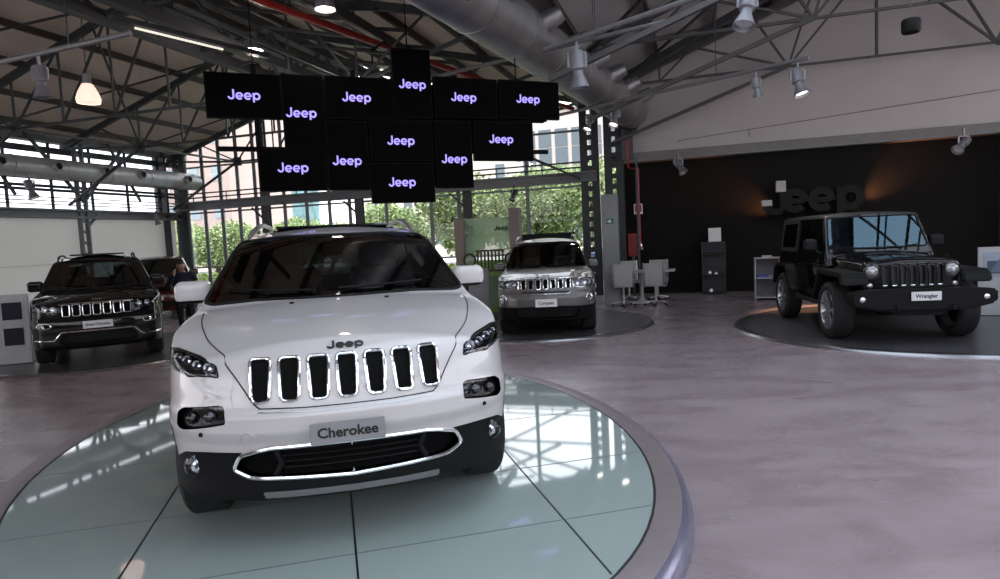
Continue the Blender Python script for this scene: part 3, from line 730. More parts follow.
def make_compass():
    c = dict(L=4.45, H=1.68, paint=grey_paint, track=.77, name='Compass', tsize=.072, tsx=1.0,
        plan=([0, .3, .5, .65, .76, .84, .89, .93], [0, .015, .05, .12, .21, .34, .56, .9]),
        prof=([.18, .28, .4, .55, .62, .72, .76, .80, .96, 1.02], [.30, .09, .04, .0, .0, .02, .05, .06, .10, .16]),
        wz=([.2, .35, .6, .82, .95, 1.02, 1.12], [.85, .885, .90, .91, .90, .88, .82]),
        zt=([.08, .2, .5, .9, 1.3, 4.0, 4.4], [.95, .99, 1.04, 1.085, 1.11, 1.12, 1.04]), crown=([0, .4, .8, 3], [.08, .08, .055, .03]),
        gz=([1.0, 1.12, 1.3, 1.54, 1.66], [.84, .81, .75, .66, .60]), ws=(1.26, 1.11, .60, .14),
        roof=([1.7, 2.1, 2.8, 3.6, 4.1], [1.50, 1.58, 1.64, 1.62, 1.54]), rear=([.2, .5, .95, 1.1, 1.5, 1.65], [4.25, 4.4, 4.4, 4.33, 4.05, 3.9]),
        axles=(.88, 3.51, .355, .40), R=.355, xin=.52, zb=smooth_bottom(.24, .25), flare=.022,
        slots=slot_row(-.46, .46, .795, .955, w=.66), ringr=.009,
        wsp=[(0, 1.10), (.45, 1.10), (.74, 1.10), (.79, 1.12), (.65, 1.525), (.4, 1.555), (0, 1.562)],
        side=[(1.6, 1.12), (3.8, 1.15), (3.9, 1.28), (3.6, 1.49), (2.6, 1.545), (2.25, 1.52)], rearw=[(-.1, 1.18), (.62, 1.18), (.54, 1.5), (-.1, 1.52)],
        head=[(.50, .82), (.50, .95), (.66, .965), (.82, .955), (.865, .93), (.875, .86), (.83, .815), (.62, .80)], lamps=[(.59, .88, .055), (.73, .885, .06), (.83, .89, .03)], bowl=satin, edge=chrome,
        fog=(.775, .635, .06, .05), intake=[(0, .30), (.50, .30), (.60, .40), (.56, .50), (0, .52)],
        clad=lambda V, N: np.minimum(V[:, 2] - .50 + .10 * np.clip((V[:, 1] - .5) / .3, 0, 1), np.maximum(np.minimum(np.hypot(V[:, 1] - .88, V[:, 2] - .355), np.hypot(V[:, 1] - 3.51, V[:, 2] - .355)) - .425, .6 - np.abs(V[:, 0]))),
        trims=[('grille_frame', [(.49, .80), (.47, .965), (0, .975)], .009, chrome), ('bumper_slot_trim', [(.42, .735), (.40, .715), (0, .715)], .008, chrome), ('bumper_slot', [(.42, .745), (0, .745)], .012, plate_black)],
        plate=(.38, .13, .57), badge=.99, hoodx=.45, hoodz=.985, mirror=(1.03, 1.72, 1.13, .2, .15), rail=(.60, 1.66), seatz=.48)
    root = thing('grey_suv', 'metallic grey suv with a small white plate on the round platform by the glass wall', 'car', (.712, 10.12, .045), -.0896, scale=(.89, .89, .945))
    common_suv(c, root, .026)
    return root
make_compass()

# ---- the soft cornered off-roader on the right
def make_wrangler():
    root = thing('black_off_roader', 'black short two-door off-roader with round headlights on the right-hand platform', 'car', (5.22, 8.06, .045), -.1606, scale=(.94, .95, .945))
    hoodw = cv([.2, 1.5], [.60, .70]); htop = cv([.16, .3, .8, 1.3], [1.10, 1.14, 1.175, 1.20])
    def F(P):
        x = np.abs(P[0]); y = P[1]; z = P[2]
        f = smax(x - hoodw(y), smax(z - htop(y) + .05 * (x / .6)**2, .16 + .035 * (x / .5)**2 + .05 * np.clip(z - .6, 0, 1) - y, .03), .045); f = smax(f, y - 1.5, .02); f = smax(f, .50 - z, .02)
        t = rbox(P, (0, 2.52, .80), (1.52, 2.56, .74), .06)
        f = smin(f, t, .02)
        g = smax(x - (.76 - .13 * (z - 1.15)), z - 1.82 + .03 * (x / .6)**2 + .02 * ((y - 2.8) / 1.2)**2, .05)
        g = smax(g, (1.22 + (z - 1.17) * .55 + .05 * (x / .7)**2 - y) * .87, .03); g = smax(g, y - 3.82, .05); g = smax(g, 1.0 - z, .02)
        f = smin(f, g, .012)
        w = np.minimum(np.hypot(y - .72, (z - .40) * 1.0), np.hypot(y - 3.14, z - .40)) - .50
        w = smax(w, .50 - x, .02); w = smax(w, z - .90, .03)
        return smax(f, -w, .012)
    wsp = [(0, 1.27), (.66, 1.26), (.70, 1.29), (.635, 1.71), (.60, 1.735), (0, 1.745)]
    slots = slot_row(-.40, .40, .76, 1.045, w=.62, taper=.003)
    def g_slots(V, N): return np.maximum(np.minimum.reduce([sdpoly(V[:, 0], V[:, 2], s) for s in slots]), V[:, 1] - .4)
    top_black = mat('hard_top_black', (.02, .02, .021), .42, noise=(80, .1))
    c = dict(L=3.9, H=1.84, ws=(1.42, 1.2), paint=black_paint)
    c['regions'] = [
        ('windshield', glass_mat('blue_reflection_windshield', (.25, .34, .38), ior=1.8, refl=(.48, .72, .88)), R_front(wsp, 2.0, r=.03), 0, False),  # blue of the reflected skylight is put into the glass colour
        ('side_window', car_glass, R_side([(1.66, 1.24), (2.62, 1.24), (2.62, 1.68), (1.90, 1.70)], .04), 0, True),
        ('quarter_window', car_glass_dark, R_side([(2.86, 1.26), (3.68, 1.26), (3.66, 1.67), (2.86, 1.68)], .04), 0, True),
        ('rear_window', car_glass, (lambda V, N: np.maximum(sdpoly(np.abs(V[:, 0]), V[:, 2], [(-.1, 1.26), (.60, 1.26), (.55, 1.68), (-.1, 1.68)]), 3.6 - V[:, 1])), 0, False),
        ('grille_mesh', plate_black, g_slots, -.03, False),
        ('hard_top', top_black, (lambda V, N: np.minimum(np.maximum(1.735 - V[:, 2], 1.55 - V[:, 1]), np.maximum(1.19 - V[:, 2], 2.76 - V[:, 1]))), .004, False)]
    c['ws'] = (1.22, 1.2)
    build_body(root, F, c, .026)
    # grille surround, lamps
    for s in slots:
        m = MB(); m.tube(front_line(F, s, .001, step=.04), .006, 6, closed=True); m.build('slot_surround', gloss_black, root)
        m = MB(); x = sum(p[0] for p in s) / len(s); m.tube(front_line(F, [(x - .026, .775), (x + .026, .775)], -.004, closed=False), .006, 6); m.build('slot_glint', chrome, root)
    for sx in (-1, 1):
        q = hit(F, [(sx * .50, -.4, .97)], (0, 1, 0))[0]; Mx = Matrix.Translation((q[0], q[1], q[2])) @ Matrix.Rotation(PI / 2, 4, 'X')
        e = MB(); e.lathe([(.088, .0), (.092, .02), (.104, .018), (.106, -.02)], 28, Mx); e.build('headlight_ring', gloss_black, root)
        e = MB(); e.lathe([(0, .034), (.04, .03), (.07, .02), (.088, .004)], 28, Mx); hl = e.build('headlight', mat('round_lamp_lens', (.26, .26, .28), .12, .5, 1), root)
        e = MB(); e.lathe([(0, .04), (.022, .038), (.028, .030)], 16, Mx); e.build('bulb_shield', satin, hl)
        q = hit(F, [(sx * .53, -.4, .78)], (0, 1, 0))[0]; e = MB(); e.lathe([(0, .02), (.03, .016), (.038, 0)], 18, Matrix.Translation(q) @ Matrix.Rotation(PI / 2, 4, 'X')); e.build('turn_signal', satin, root)
        # flares: a bent strip over each wheel
        fl = MB(); fl.prism([(.08, .80), (.12, .92), (.20, .965), (1.02, .985), (1.12, .95), (1.30, .66), (1.38, .52), (1.28, .50), (1.20, .62), (1.04, .88), (.98, .91), (.22, .90), (.17, .80)], sx * .58, sx * .935)
        fl.build('front_flare', darkplastic, root, bevel=.02)
        fl = MB(); fl.prism([(2.50, .55), (2.62, .62), (2.76, .90), (2.88, .985), (3.45, .985), (3.60, .9), (3.74, .62), (3.64, .58), (3.52, .84), (3.42, .92), (2.92, .92), (2.84, .84), (2.70, .58)], sx * .72, sx * .935)
        fl.build('rear_flare', darkplastic, root, bevel=.02)
        r = MB(); r.tube([(sx * .80, 1.30, .47), (sx * .84, 1.5, .45), (sx * .84, 2.4, .45), (sx * .80, 2.6, .47)], .035, 10); r.build('side_step', blackplastic, root)
        m = MB(); m.tube(side_line(F, [(1.58, 1.18), (1.58, .72), (1.75, .56), (2.50, .56), (2.70, .80), (2.70, 1.70)], sx), .005, 5); m.build('door_line', plate_black, root)
        hnd = MB(); hnd.box((sx * .785, 2.54, 1.08), (.03, .16, .03)); hnd.build('door_handle', black_paint, root, bevel=.008)
        for z in (.78, 1.08):
            hg = MB(); hg.box((sx * .77, 1.56, z), (.03, .08, .05)); hg.build('door_hinge', black_paint, root, bevel=.005)
        la = MB(); la.box((sx * .62, .62, 1.13), (.04, .10, .035)); la.build('hood_latch', blackplastic, root, bevel=.006)
        tl = MB(); tl.box((sx * .70, 3.83, .98), (.13, .07, .24)); tl.build('tail_light', red_paint, root, bevel=.01)
    # steel bumper
    b = MB(); b.prism([(-.89, .60), (-.86, .54), (-.62, .48), (-.35, .46), (.35, .46), (.62, .48), (.86, .54), (.89, .60), (.88, .72), (.60, .745), (-.60, .745), (-.88, .72)], -.13, .09, 'y')
    bo = b.build('front_bumper', darkplastic, root, bevel=.025)
    for sx in (-1, 1):
        e = MB(); e.lathe([(0, .010), (.028, .007), (.036, 0), (.040, -.01)], 20, Matrix.Translation((sx * .745, -.135, .625)) @ Matrix.Rotation(PI / 2, 4, 'X')); e.build('fog_lamp', lampglass, bo)
        e = MB(); e.tube([(sx * .34, -.10, .50), (sx * .34, -.19, .48), (sx * .34, -.19, .53), (sx * .34, -.10, .55)], .012, 6); e.build('tow_hook', blackplastic, bo)
    v = MB(); v.prism([(-.45, .50), (-.3, .38), (.3, .38), (.45, .50)], .0, .35, 'y'); v.build('air_dam', blackplastic, root, bevel=.02)
    pl = MB(); pl.box((.02, -.15, .655), (.36, .014, .115)); po = pl.build('display_plate', plate_white, root, bevel=.003)
    lettering('plate_lettering', 'Wrangler', .068, plate_black, po, (.02, -.158, .655), extrude=.0008, offset=.002)
    o = link('badge', jeep_mesh(.042, .2, .002), chrome, root); o.location = (0, .19, 1.085); o.rotation_euler = (PI / 2 - .2, 0, 0)
    mirrors(root, 1.0, 1.52, 1.33, blackplastic, w=.20, hh=.19, low=.6)
    wiper(root, F, [(-.55, 1.31), (-.25, 1.27), (.05, 1.26)]); wiper(root, F, [(.0, 1.26), (.3, 1.27), (.55, 1.31)])
    fr_ = [tuple(p) for p in rounded(wsp, .03) if p[0] > .04]; fr_ = fr_ + [(-p[0], p[1]) for p in fr_[::-1]]
    m = MB(); m.tube(front_line(F, fr_, 0, step=.05, y0=.8), .012, 6, closed=True); m.build('windshield_seal', blackplastic, root)
    m = MB()
    m.tube([(-.60, 2.78, 1.0), (-.58, 2.75, 1.66), (-.50, 2.74, 1.72), (.50, 2.74, 1.72), (.58, 2.75, 1.66), (.60, 2.78, 1.0)], .03, 8); m.build('roll_bar', blackplastic, root)
    cabin(root, 2.2, .55, wid=.34, dash_y=1.54, dash_z=1.16, hw=.66, back=3.7)
    ty = make_wheel(.405, .27, .275, 7, mat('bright_alloy_rim', (.50, .50, .52), .3, .9)); wheels(root, dict(axles=(.72, 3.14, .405, .5), R=.405, track=.80), ty)
    sp = make_wheel(.40, .25, .24, 5, alloy); sp.name = 'spare_wheel'; sp.parent = root; sp.location = (0, 3.98, .98); sp.rotation_euler = (0, 0, PI / 2)
    m = MB()
    for y in (.72, 3.14): m.tube([(-.7, y, .405), (.7, y, .405)], .06, 10)
    m.box((0, 2.1, .47), (.8, 3.2, .12)); m.box((0, .5, .5), (.7, .7, .2)); m.build('underbody', liner, root)
    return root
make_wrangler()
#END_CARS

# ------------------------------------------------------------------ the hall
def floor_material():
    m = bpy.data.materials.new('polished_resin_floor'); m.use_nodes = True; nt = m.node_tree; b = nt.nodes['Principled BSDF']
    tc = nt.nodes.new('ShaderNodeTexCoord'); mp = nt.nodes.new('ShaderNodeMapping'); nt.links.new(tc.outputs['Object'], mp.inputs[0])
    mp.inputs['Scale'].default_value = (.9, 1.9, 1); mp.inputs['Rotation'].default_value = (0, 0, .5)
    n1 = nt.nodes.new('ShaderNodeTexNoise'); n1.inputs['Scale'].default_value = 1.1; n1.inputs['Detail'].default_value = 3; n1.inputs['Distortion'].default_value = 1.6
    n2 = nt.nodes.new('ShaderNodeTexVoronoi'); n2.feature = 'SMOOTH_F1'; n2.inputs['Scale'].default_value = 1.7
    n3 = nt.nodes.new('ShaderNodeTexNoise'); n3.inputs['Scale'].default_value = 6; n3.inputs['Detail'].default_value = 5
    nt.links.new(mp.outputs[0], n1.inputs['Vector']); nt.links.new(mp.outputs[0], n3.inputs['Vector'])
    ad = nt.nodes.new('ShaderNodeVectorMath'); ad.operation = 'ADD'; sc = nt.nodes.new('ShaderNodeVectorMath'); sc.operation = 'SCALE'; sc.inputs['Scale'].default_value = .8
    nt.links.new(n1.outputs['Color'], sc.inputs[0]); nt.links.new(mp.outputs[0], ad.inputs[0]); nt.links.new(sc.outputs[0], ad.inputs[1]); nt.links.new(ad.outputs[0], n2.inputs['Vector'])
    a = nt.nodes.new('ShaderNodeMath'); a.operation = 'MULTIPLY_ADD'; a.inputs[1].default_value = .5
    nt.links.new(n2.outputs['Distance'], a.inputs[0])
    h = nt.nodes.new('ShaderNodeMath'); h.operation = 'MULTIPLY'; h.inputs[1].default_value = .6; nt.links.new(n1.outputs['Fac'], h.inputs[0]); nt.links.new(h.outputs[0], a.inputs[2])
    c = nt.nodes.new('ShaderNodeMath'); c.operation = 'MULTIPLY_ADD'; c.inputs[1].default_value = .18; nt.links.new(n3.outputs['Fac'], c.inputs[0]); nt.links.new(a.outputs[0], c.inputs[2])
    r = nt.nodes.new('ShaderNodeValToRGB'); nt.links.new(c.outputs[0], r.inputs[0])
    e = r.color_ramp.elements; e[0].position = .42; e[0].color = (.240, .188, .202, 1); e[1].position = .88; e[1].color = (.375, .305, .322, 1)
    nt.links.new(r.outputs[0], b.inputs['Base Color'])
    rr = nt.nodes.new('ShaderNodeMapRange'); rr.inputs['From Min'].default_value = .4; rr.inputs['From Max'].default_value = .9; rr.inputs['To Min'].default_value = .30; rr.inputs['To Max'].default_value = .22
    nt.links.new(c.outputs[0], rr.inputs['Value']); nt.links.new(rr.outputs[0], b.inputs['Roughness'])
    return m
S1 = 27.5; TB = 27.0   # hall extents
m = MB(); m.add([H(-.3, -.3), H(S1, -.3), H(S1, TB), H(-.3, TB), H(-.3, -.3, -.2), H(S1, -.3, -.2), H(S1, TB, -.2), H(-.3, TB, -.2)], [(0, 3, 2, 1), (4, 5, 6, 7), (0, 1, 5, 4), (1, 2, 6, 5), (2, 3, 7, 6), (3, 0, 4, 7)])
struct('floor', m, floor_material())
# faint floor joint lines
m = MB()
for t in (16.3,): m.bar(H(18.3, 14.4, .001), H(18.3, 16.6, .001), .004, .002)
struct('trim_1', m, mat('floor_joint', (.05, .045, .05), .5))

wall_white = mat('pale_painted_wall', (.53, .49, .49), .7, noise=(1.2, .04))
wall_dark = mat('dark_brown_wall', (.007, .0052, .0050), .7, noise=(2, .1), spec=.15)
roof_mat = mat('pale_roof_panels', (.78, .68, .58), .8, noise=(1.5, .06))
roof_mat2 = mat('grey_roof_panels', (.46, .44, .45), .8, noise=(1.5, .06))
def slab(pts, d=.12):
    """slab from a quad, thickened along its normal"""
    m = MB(); p = [Vector(q) for q in pts]; n = (p[1] - p[0]).cross(p[3] - p[0]).normalized() * d
    m.add(p + [q + n for q in p], [(0, 1, 2, 3), (7, 6, 5, 4), (0, 4, 5, 1), (1, 5, 6, 2), (2, 6, 7, 3), (3, 7, 4, 0)]); return m
EZ, RZ, RZ2 = 4.88, 7.0, 7.75
m = MB()
def roof_plane(s0, z0, s1, z1, m):
    p = [H(s0, -.3, z0), H(s1, -.3, z1), H(s1, TB, z1), H(s0, TB, z0)]
    q = [v + Vector((0, 0, .15)) for v in p]
    m.add(p + q, [(0, 1, 2, 3), (7, 6, 5, 4), (0, 4, 5, 1), (1, 5, 6, 2), (2, 6, 7, 3), (3, 7, 4, 0)])
def roof_part(s0, s1, t0, t1, nave, m):
    f = lambda q: (EZ - .1 + (RZ - EZ + .1) * (q + .3) / 7.05 if q <= 6.75 else RZ - (RZ - 5.3) * (q - 6.75) / 6.75) if nave == 1 else (5.3 + (RZ2 - 5.3) * (q - 13.5) / 6.8 if q <= 20.3 else RZ2 - (RZ2 - 5.3) * (q - 20.3) / (S1 - 20.3))
    p = [H(s0, t0, f(s0)), H(s1, t0, f(s1)), H(s1, t1, f(s1)), H(s0, t1, f(s0))]; q = [v + Vector((0, 0, .15)) for v in p]
    m.add(p + q, [(0, 1, 2, 3), (7, 6, 5, 4), (0, 4, 5, 1), (1, 5, 6, 2), (2, 6, 7, 3), (3, 7, 4, 0)]); return p
roof_part(-.3, 6.75, -.3, TB, 1, m); struct('ceiling', m, roof_mat)
m = MB(); roof_part(6.75, 13.5, -.3, TB, 1, m); struct('ceiling_3', m, roof_mat)
m = MB(); roof_part(13.5, 20.3, -.3, 7.8, 2, m); roof_part(13.5, 15.2, 7.8, TB, 2, m); roof_part(19.7, 20.3, 7.8, TB, 2, m); struct('ceiling_2', m, roof_mat2)
m = MB(); roof_part(20.3, S1, -.3, 7.8, 2, m); roof_part(20.3, 20.9, 7.8, TB, 2, m); roof_part(25.4, S1, 7.8, TB, 2, m); struct('ceiling_4', m, roof_mat2)
sky_glass = glass_mat('skylight_glass', (.82, .90, .95), ior=1.3)
for k, (sa, sb, t0, nv) in enumerate(((15.2, 19.7, 7.8, 2), (20.9, 25.4, 7.8, 2))):
    m = MB(); p = roof_part(sa, sb, t0, TB, nv, MB()); n_ = int((TB - t0) / 1.2)
    for i in range(n_ + 1):
        w_ = i / n_; m.bar(p[0].lerp(p[3], w_), p[1].lerp(p[2], w_), .06, .09)
    for w_ in (.33, .67): m.bar(p[0].lerp(p[1], w_), p[3].lerp(p[2], w_), .06, .08)
    o = struct('window_%d' % (k + 3), m, steel_mid); g = MB(); g.add([v + Vector((0, 0, .06)) for v in p], [(0, 1, 2, 3)]); g.build('window_pane', sky_glass, o)

# end wall, right part: dark below, ledge, white above following the roof
m = MB(); m.box(H(20.95, -.12, 1.72), (13.3, .2, 3.44), rz=ROT); struct('wall_back_dark', m, wall_dark)
def wallpoly(s0, s1, prof, t0, t1):
    """prof: list of (s,z)"""
    m = MB(); n = len(prof); a = [H(s, t0, z) for s, z in prof]; b = [H(s, t1, z) for s, z in prof]
    m.add(a + b, [tuple(range(n)), tuple(range(n, 2 * n))[::-1]] + [(i, n + i, n + (i + 1) % n, (i + 1) % n) for i in range(n)]); return m
struct('wall_back_upper', wallpoly(0, 0, [(14.3, 3.44), (S1, 3.44), (S1, 5.3), (20.3, RZ2), (14.3, 5.55)], -.22, .02), wall_white)
m = MB(); m.box(H(20.9, .14, 3.50), (13.4, .34, .13), rz=ROT); m.box(H(20.9, .20, 3.62), (13.4, .16, .12), rz=ROT); struct('trim_2', m, mat('ledge_grey', (.20, .19, .19), .6))
m = MB(); m.box(H(20.9, .325, 3.455), (13.2, .02, .025), rz=ROT); struct('trim_3', m, steel_light)
m = MB(); m.bar(H(15.9, .035, 3.92), H(22.9, .035, 4.42), .01, .015); m.bar(H(15.9, .035, 3.86), H(15.9, .035, 3.94), .012); m.bar(H(17.6, .035, 3.86), H(17.6, .035, 4.05), .012); struct('trim_4', m, mat('joint_grey', (.12, .115, .12), .7))
m = MB(); m.bar(H(22.95, .45, 0), H(22.95, .45, 3.44), .34, .3); struct('trim_25', m, mat('brown_pillar', (.03, .024, .022), .7, noise=(6, .3)))
# side wall at the far right and the glazed wall behind the camera (seen only in reflections)
m = MB(); m.box(H(S1 + .1, TB / 2, 1.2), (.2, TB, 2.4), rz=ROT); struct('wall_right', m, wall_white)
m = MB()
for s in np.arange(0, S1 + .1, 2.3): m.bar(H(s, TB, 0), H(s, TB, 5.4 + 1.6 * (1 - abs((s % 13.5) - 6.75) / 6.75)), .16, .2)
for z in (1.0, 3.1, 4.9): m.bar(H(0, TB, z), H(S1, TB, z), .12, .18)
struct('wall_front', m, steel_dark)
m = MB(); m.box(H(S1 / 2, TB + .15, 1.35), (S1, .1, 2.7), rz=ROT); struct('wall_front_blocker', m, mat('front_blocker_grey', (.20, .20, .20), .8))  # unseen boards, added to cut low light and reflections from behind the camera
m = MB()
for t in np.arange(1, TB, 3.3): m.bar(H(S1, t, 2.4), H(S1, t, 5.4), .15, .15)
m.bar(H(S1, 0, 3.9), H(S1, TB, 3.9), .1, .1)
struct('trim_5', m, steel_dark)

# glazed end wall of the left nave
def roofz(s): return EZ - .02 + (RZ - EZ) * s / 6.75 if s < 6.75 else RZ - (RZ - 5.3) * (s - 6.75) / 6.75
ms = [.15, .84, 1.52, 2.2, 2.85, 3.9, 4.7, 5.5, 6.2, 7.43, 8.88, 9.75, 11.8, 13.44]
glass_wall = glass_mat('window_glass', (.93, .97, .96), ior=1.3)
m = MB()
for s in ms: m.bar(H(s, -.12, 0), H(s, -.12, roofz(s)), .06, .10)
for z, w in ((1.17, .05), (2.96, .05), (4.45, .05), (.1, .12)): m.bar(H(0, -.12, z), H(13.6, -.12, z), .08, w)
fo = struct('window_1', m, mat('glazing_bar_grey', (.20, .22, .245), .5, .2))
for i in range(len(ms) - 1):
    a, b = ms[i], ms[i + 1]; g = MB()
    g.add([H(a, -.13, .1), H(b, -.13, .1), H(b, -.13, roofz(b)), H(a, -.13, roofz(a))], [(0, 1, 2, 3)])
    g.build('window_pane', glass_wall, fo)
# main columns
def lattice(name, label, s, t, top, w=.32, m_=steel_dark, group='lattice columns'):
    m = MB(); c = H(s, t, 0)
    ex = Vector((EV[0], EV[1], 0)) * w / 2; ey = Vector((AV[0], AV[1], 0)) * .12
    for a in (-1, 1): m.bar(c + ex * a, c + ex * a + Vector((0, 0, top)), .09, .20, up=tuple(ex))
    z = .15
    while z < top - .2:
        m.bar(c - ex + Vector((0, 0, z)), c + ex + Vector((0, 0, z)), .05, .13); z += .27
    o = m.build(name, m_); tag(o, label, 'column', None, 'structure'); return o
for i, (s, top) in enumerate(((.25, EZ), (-.05, EZ))): lattice('trim_6', None, s, .25 + i * .5, top, .26, steel_dark)
for s in (3.3, 6.6, 10.05): 
    m = MB(); m.bar(H(s, .05, 0), H(s, .05, roofz(s) - .1), .16, .22); m.bar(H(s, .05, 2.55), H(s - .5, .05, 3.0), .05, .05); m.bar(H(s + .1, -.05, 0), H(s + .1, -.05, roofz(s) - .1), .05, .05); struct('trim_7', m, steel_dark)
lattice('trim_8', None, 13.62, .15, 5.2, .30); lattice('trim_8', None, 14.28, .35, 5.3, .30)
m = MB(); m.bar(H(13.85, .4, 5.2), H(14.9, .4, 4.3), .35, .2); m.bar(H(14.6, .3, 3.5), H(14.6, .3, 5.4), .25, .3); struct('trim_9', m, steel_dark)
# crane beams across the glazed wall and along the left wall
m = MB(); m.box(H(6.9, .22, 3.06), (13.8, .28, .06), rz=ROT); m.box(H(6.9, .22, 3.28), (13.8, .28, .05), rz=ROT); m.box(H(6.9, .22, 3.17), (13.8, .05, .2), rz=ROT)
struct('trim_10', m, steel_mid)
m = MB()
for z in (3.44, 3.58): m.bar(H(0, .1, z), H(13.6, .1, z), .04, .04)
for s in np.arange(.6, 13.5, 1.3): m.bar(H(s, .1, 3.3), H(s, .1, 3.6), .025, .025)
struct('trim_11', m, steel_dark)
m = MB(); m.box(H(.1, 6.6, 2.77), (.28, 13.4, .06), rz=ROT); m.box(H(.1, 6.6, 2.96), (.28, 13.4, .05), rz=ROT); m.box(H(.1, 6.6, 2.86), (.05, 13.4, .2), rz=ROT); struct('trim_12', m, steel_mid)
# left wall: pale boards below, horizontal glazing strips above
board = mat('white_backdrop_board', (.60, .60, .585), .7, noise=(.8, .05))
_bn = board.node_tree; _bp = _bn.nodes['Principled BSDF']; _mx = _bn.nodes.new('ShaderNodeMixShader'); _tl = _bn.nodes.new('ShaderNodeBsdfTranslucent'); _tl.inputs[0].default_value = (.68, .68, .66, 1)
_mx.inputs[0].default_value = .45; _bn.links.new(_bp.outputs[0], _mx.inputs[1]); _bn.links.new(_tl.outputs[0], _mx.inputs[2]); _bn.links.new(_mx.outputs[0], _bn.nodes['Material Output'].inputs[0])
bm_ = mat('backdrop_joint', (.35, .35, .35), .7)
k = 0
for a, b in ((.45, 3.6), (3.85, 7.4), (7.65, 11.2), (11.45, 15.0)):
    m = MB(); m.box(H(-.02, (a + b) / 2, 1.37), (.02, b - a + .22, 2.74), rz=ROT); struct('wall_left', m, board)
    m = MB(); m.box(H(-.006, (a + b) / 2, 1.52), (.008, b - a, .012), rz=ROT); struct('trim_13', m, bm_)
m = MB()
for z in (3.5, 3.6, 3.88, 4.2, 4.55, 4.78): m.bar(H(-.1, 0, z), H(-.1, TB, z), .08, .07 if z != 4.55 else .16)
for z in (3.12, 3.21, 3.31): m.bar(H(-.1, 0, z), H(-.1, TB, z), .03, .025)
for t in np.arange(.8, TB, 1.2): m.bar(H(-.1, t, 2.95), H(-.1, t, 4.8), .05, .06)
wf = struct('window_2', m, steel_dark)
g = MB(); g.add([H(-.16, 0, 2.95), H(-.16, TB, 2.95), H(-.16, TB, 4.8), H(-.16, 0, 4.8)], [(0, 1, 2, 3)]); g.build('window_pane', glass_mat('frosted_glass', (.75, .78, .80), ior=1.3), wf)
m = MB()
for t in (3.73, 7.5, 11.3, 15.1):
    for dt in (-.11, .11): m.bar(H(.12, t + dt, 0), H(.12, t + dt, 4.8), .07, .10)
    for z in np.arange(.2, 4.9, .3): m.bar(H(.12, t - .11, z), H(.12, t + .11, z + .15), .04, .05)
    m.bar(H(.12, t - .1, 2.5), H(.12, t - .5, 2.9), .06, .06)
struct('trim_14', m, steel_mid)
m = MB()
for t in (3.73, 7.5, 11.3):   # crossed bracing over the strip windows
    m.bar(H(.2, t, 3.2), H(.2, t - 1.5, 4.9), .07, .07); m.bar(H(.2, t, 3.2), H(.2, t + 1.5, 4.9), .07, .07); m.bar(H(.2, t - 1.9, 3.3), H(.2, t - .9, 4.9), .06, .06)
m.bar(H(.2, 0, 3.78), H(.2, TB, 3.78), .08, .1)
struct('trim_15', m, steel_dark)
m = MB(); m.bar(H(-.05, -.3, 4.85), H(-.05, TB, 4.85), .3, .22); struct('trim_16', m, steel_mid)
m = MB(); m.bar(H(13.5, -.2, 5.16), H(13.5, TB, 5.16), .4, .25); struct('trim_17', m, steel_dark)

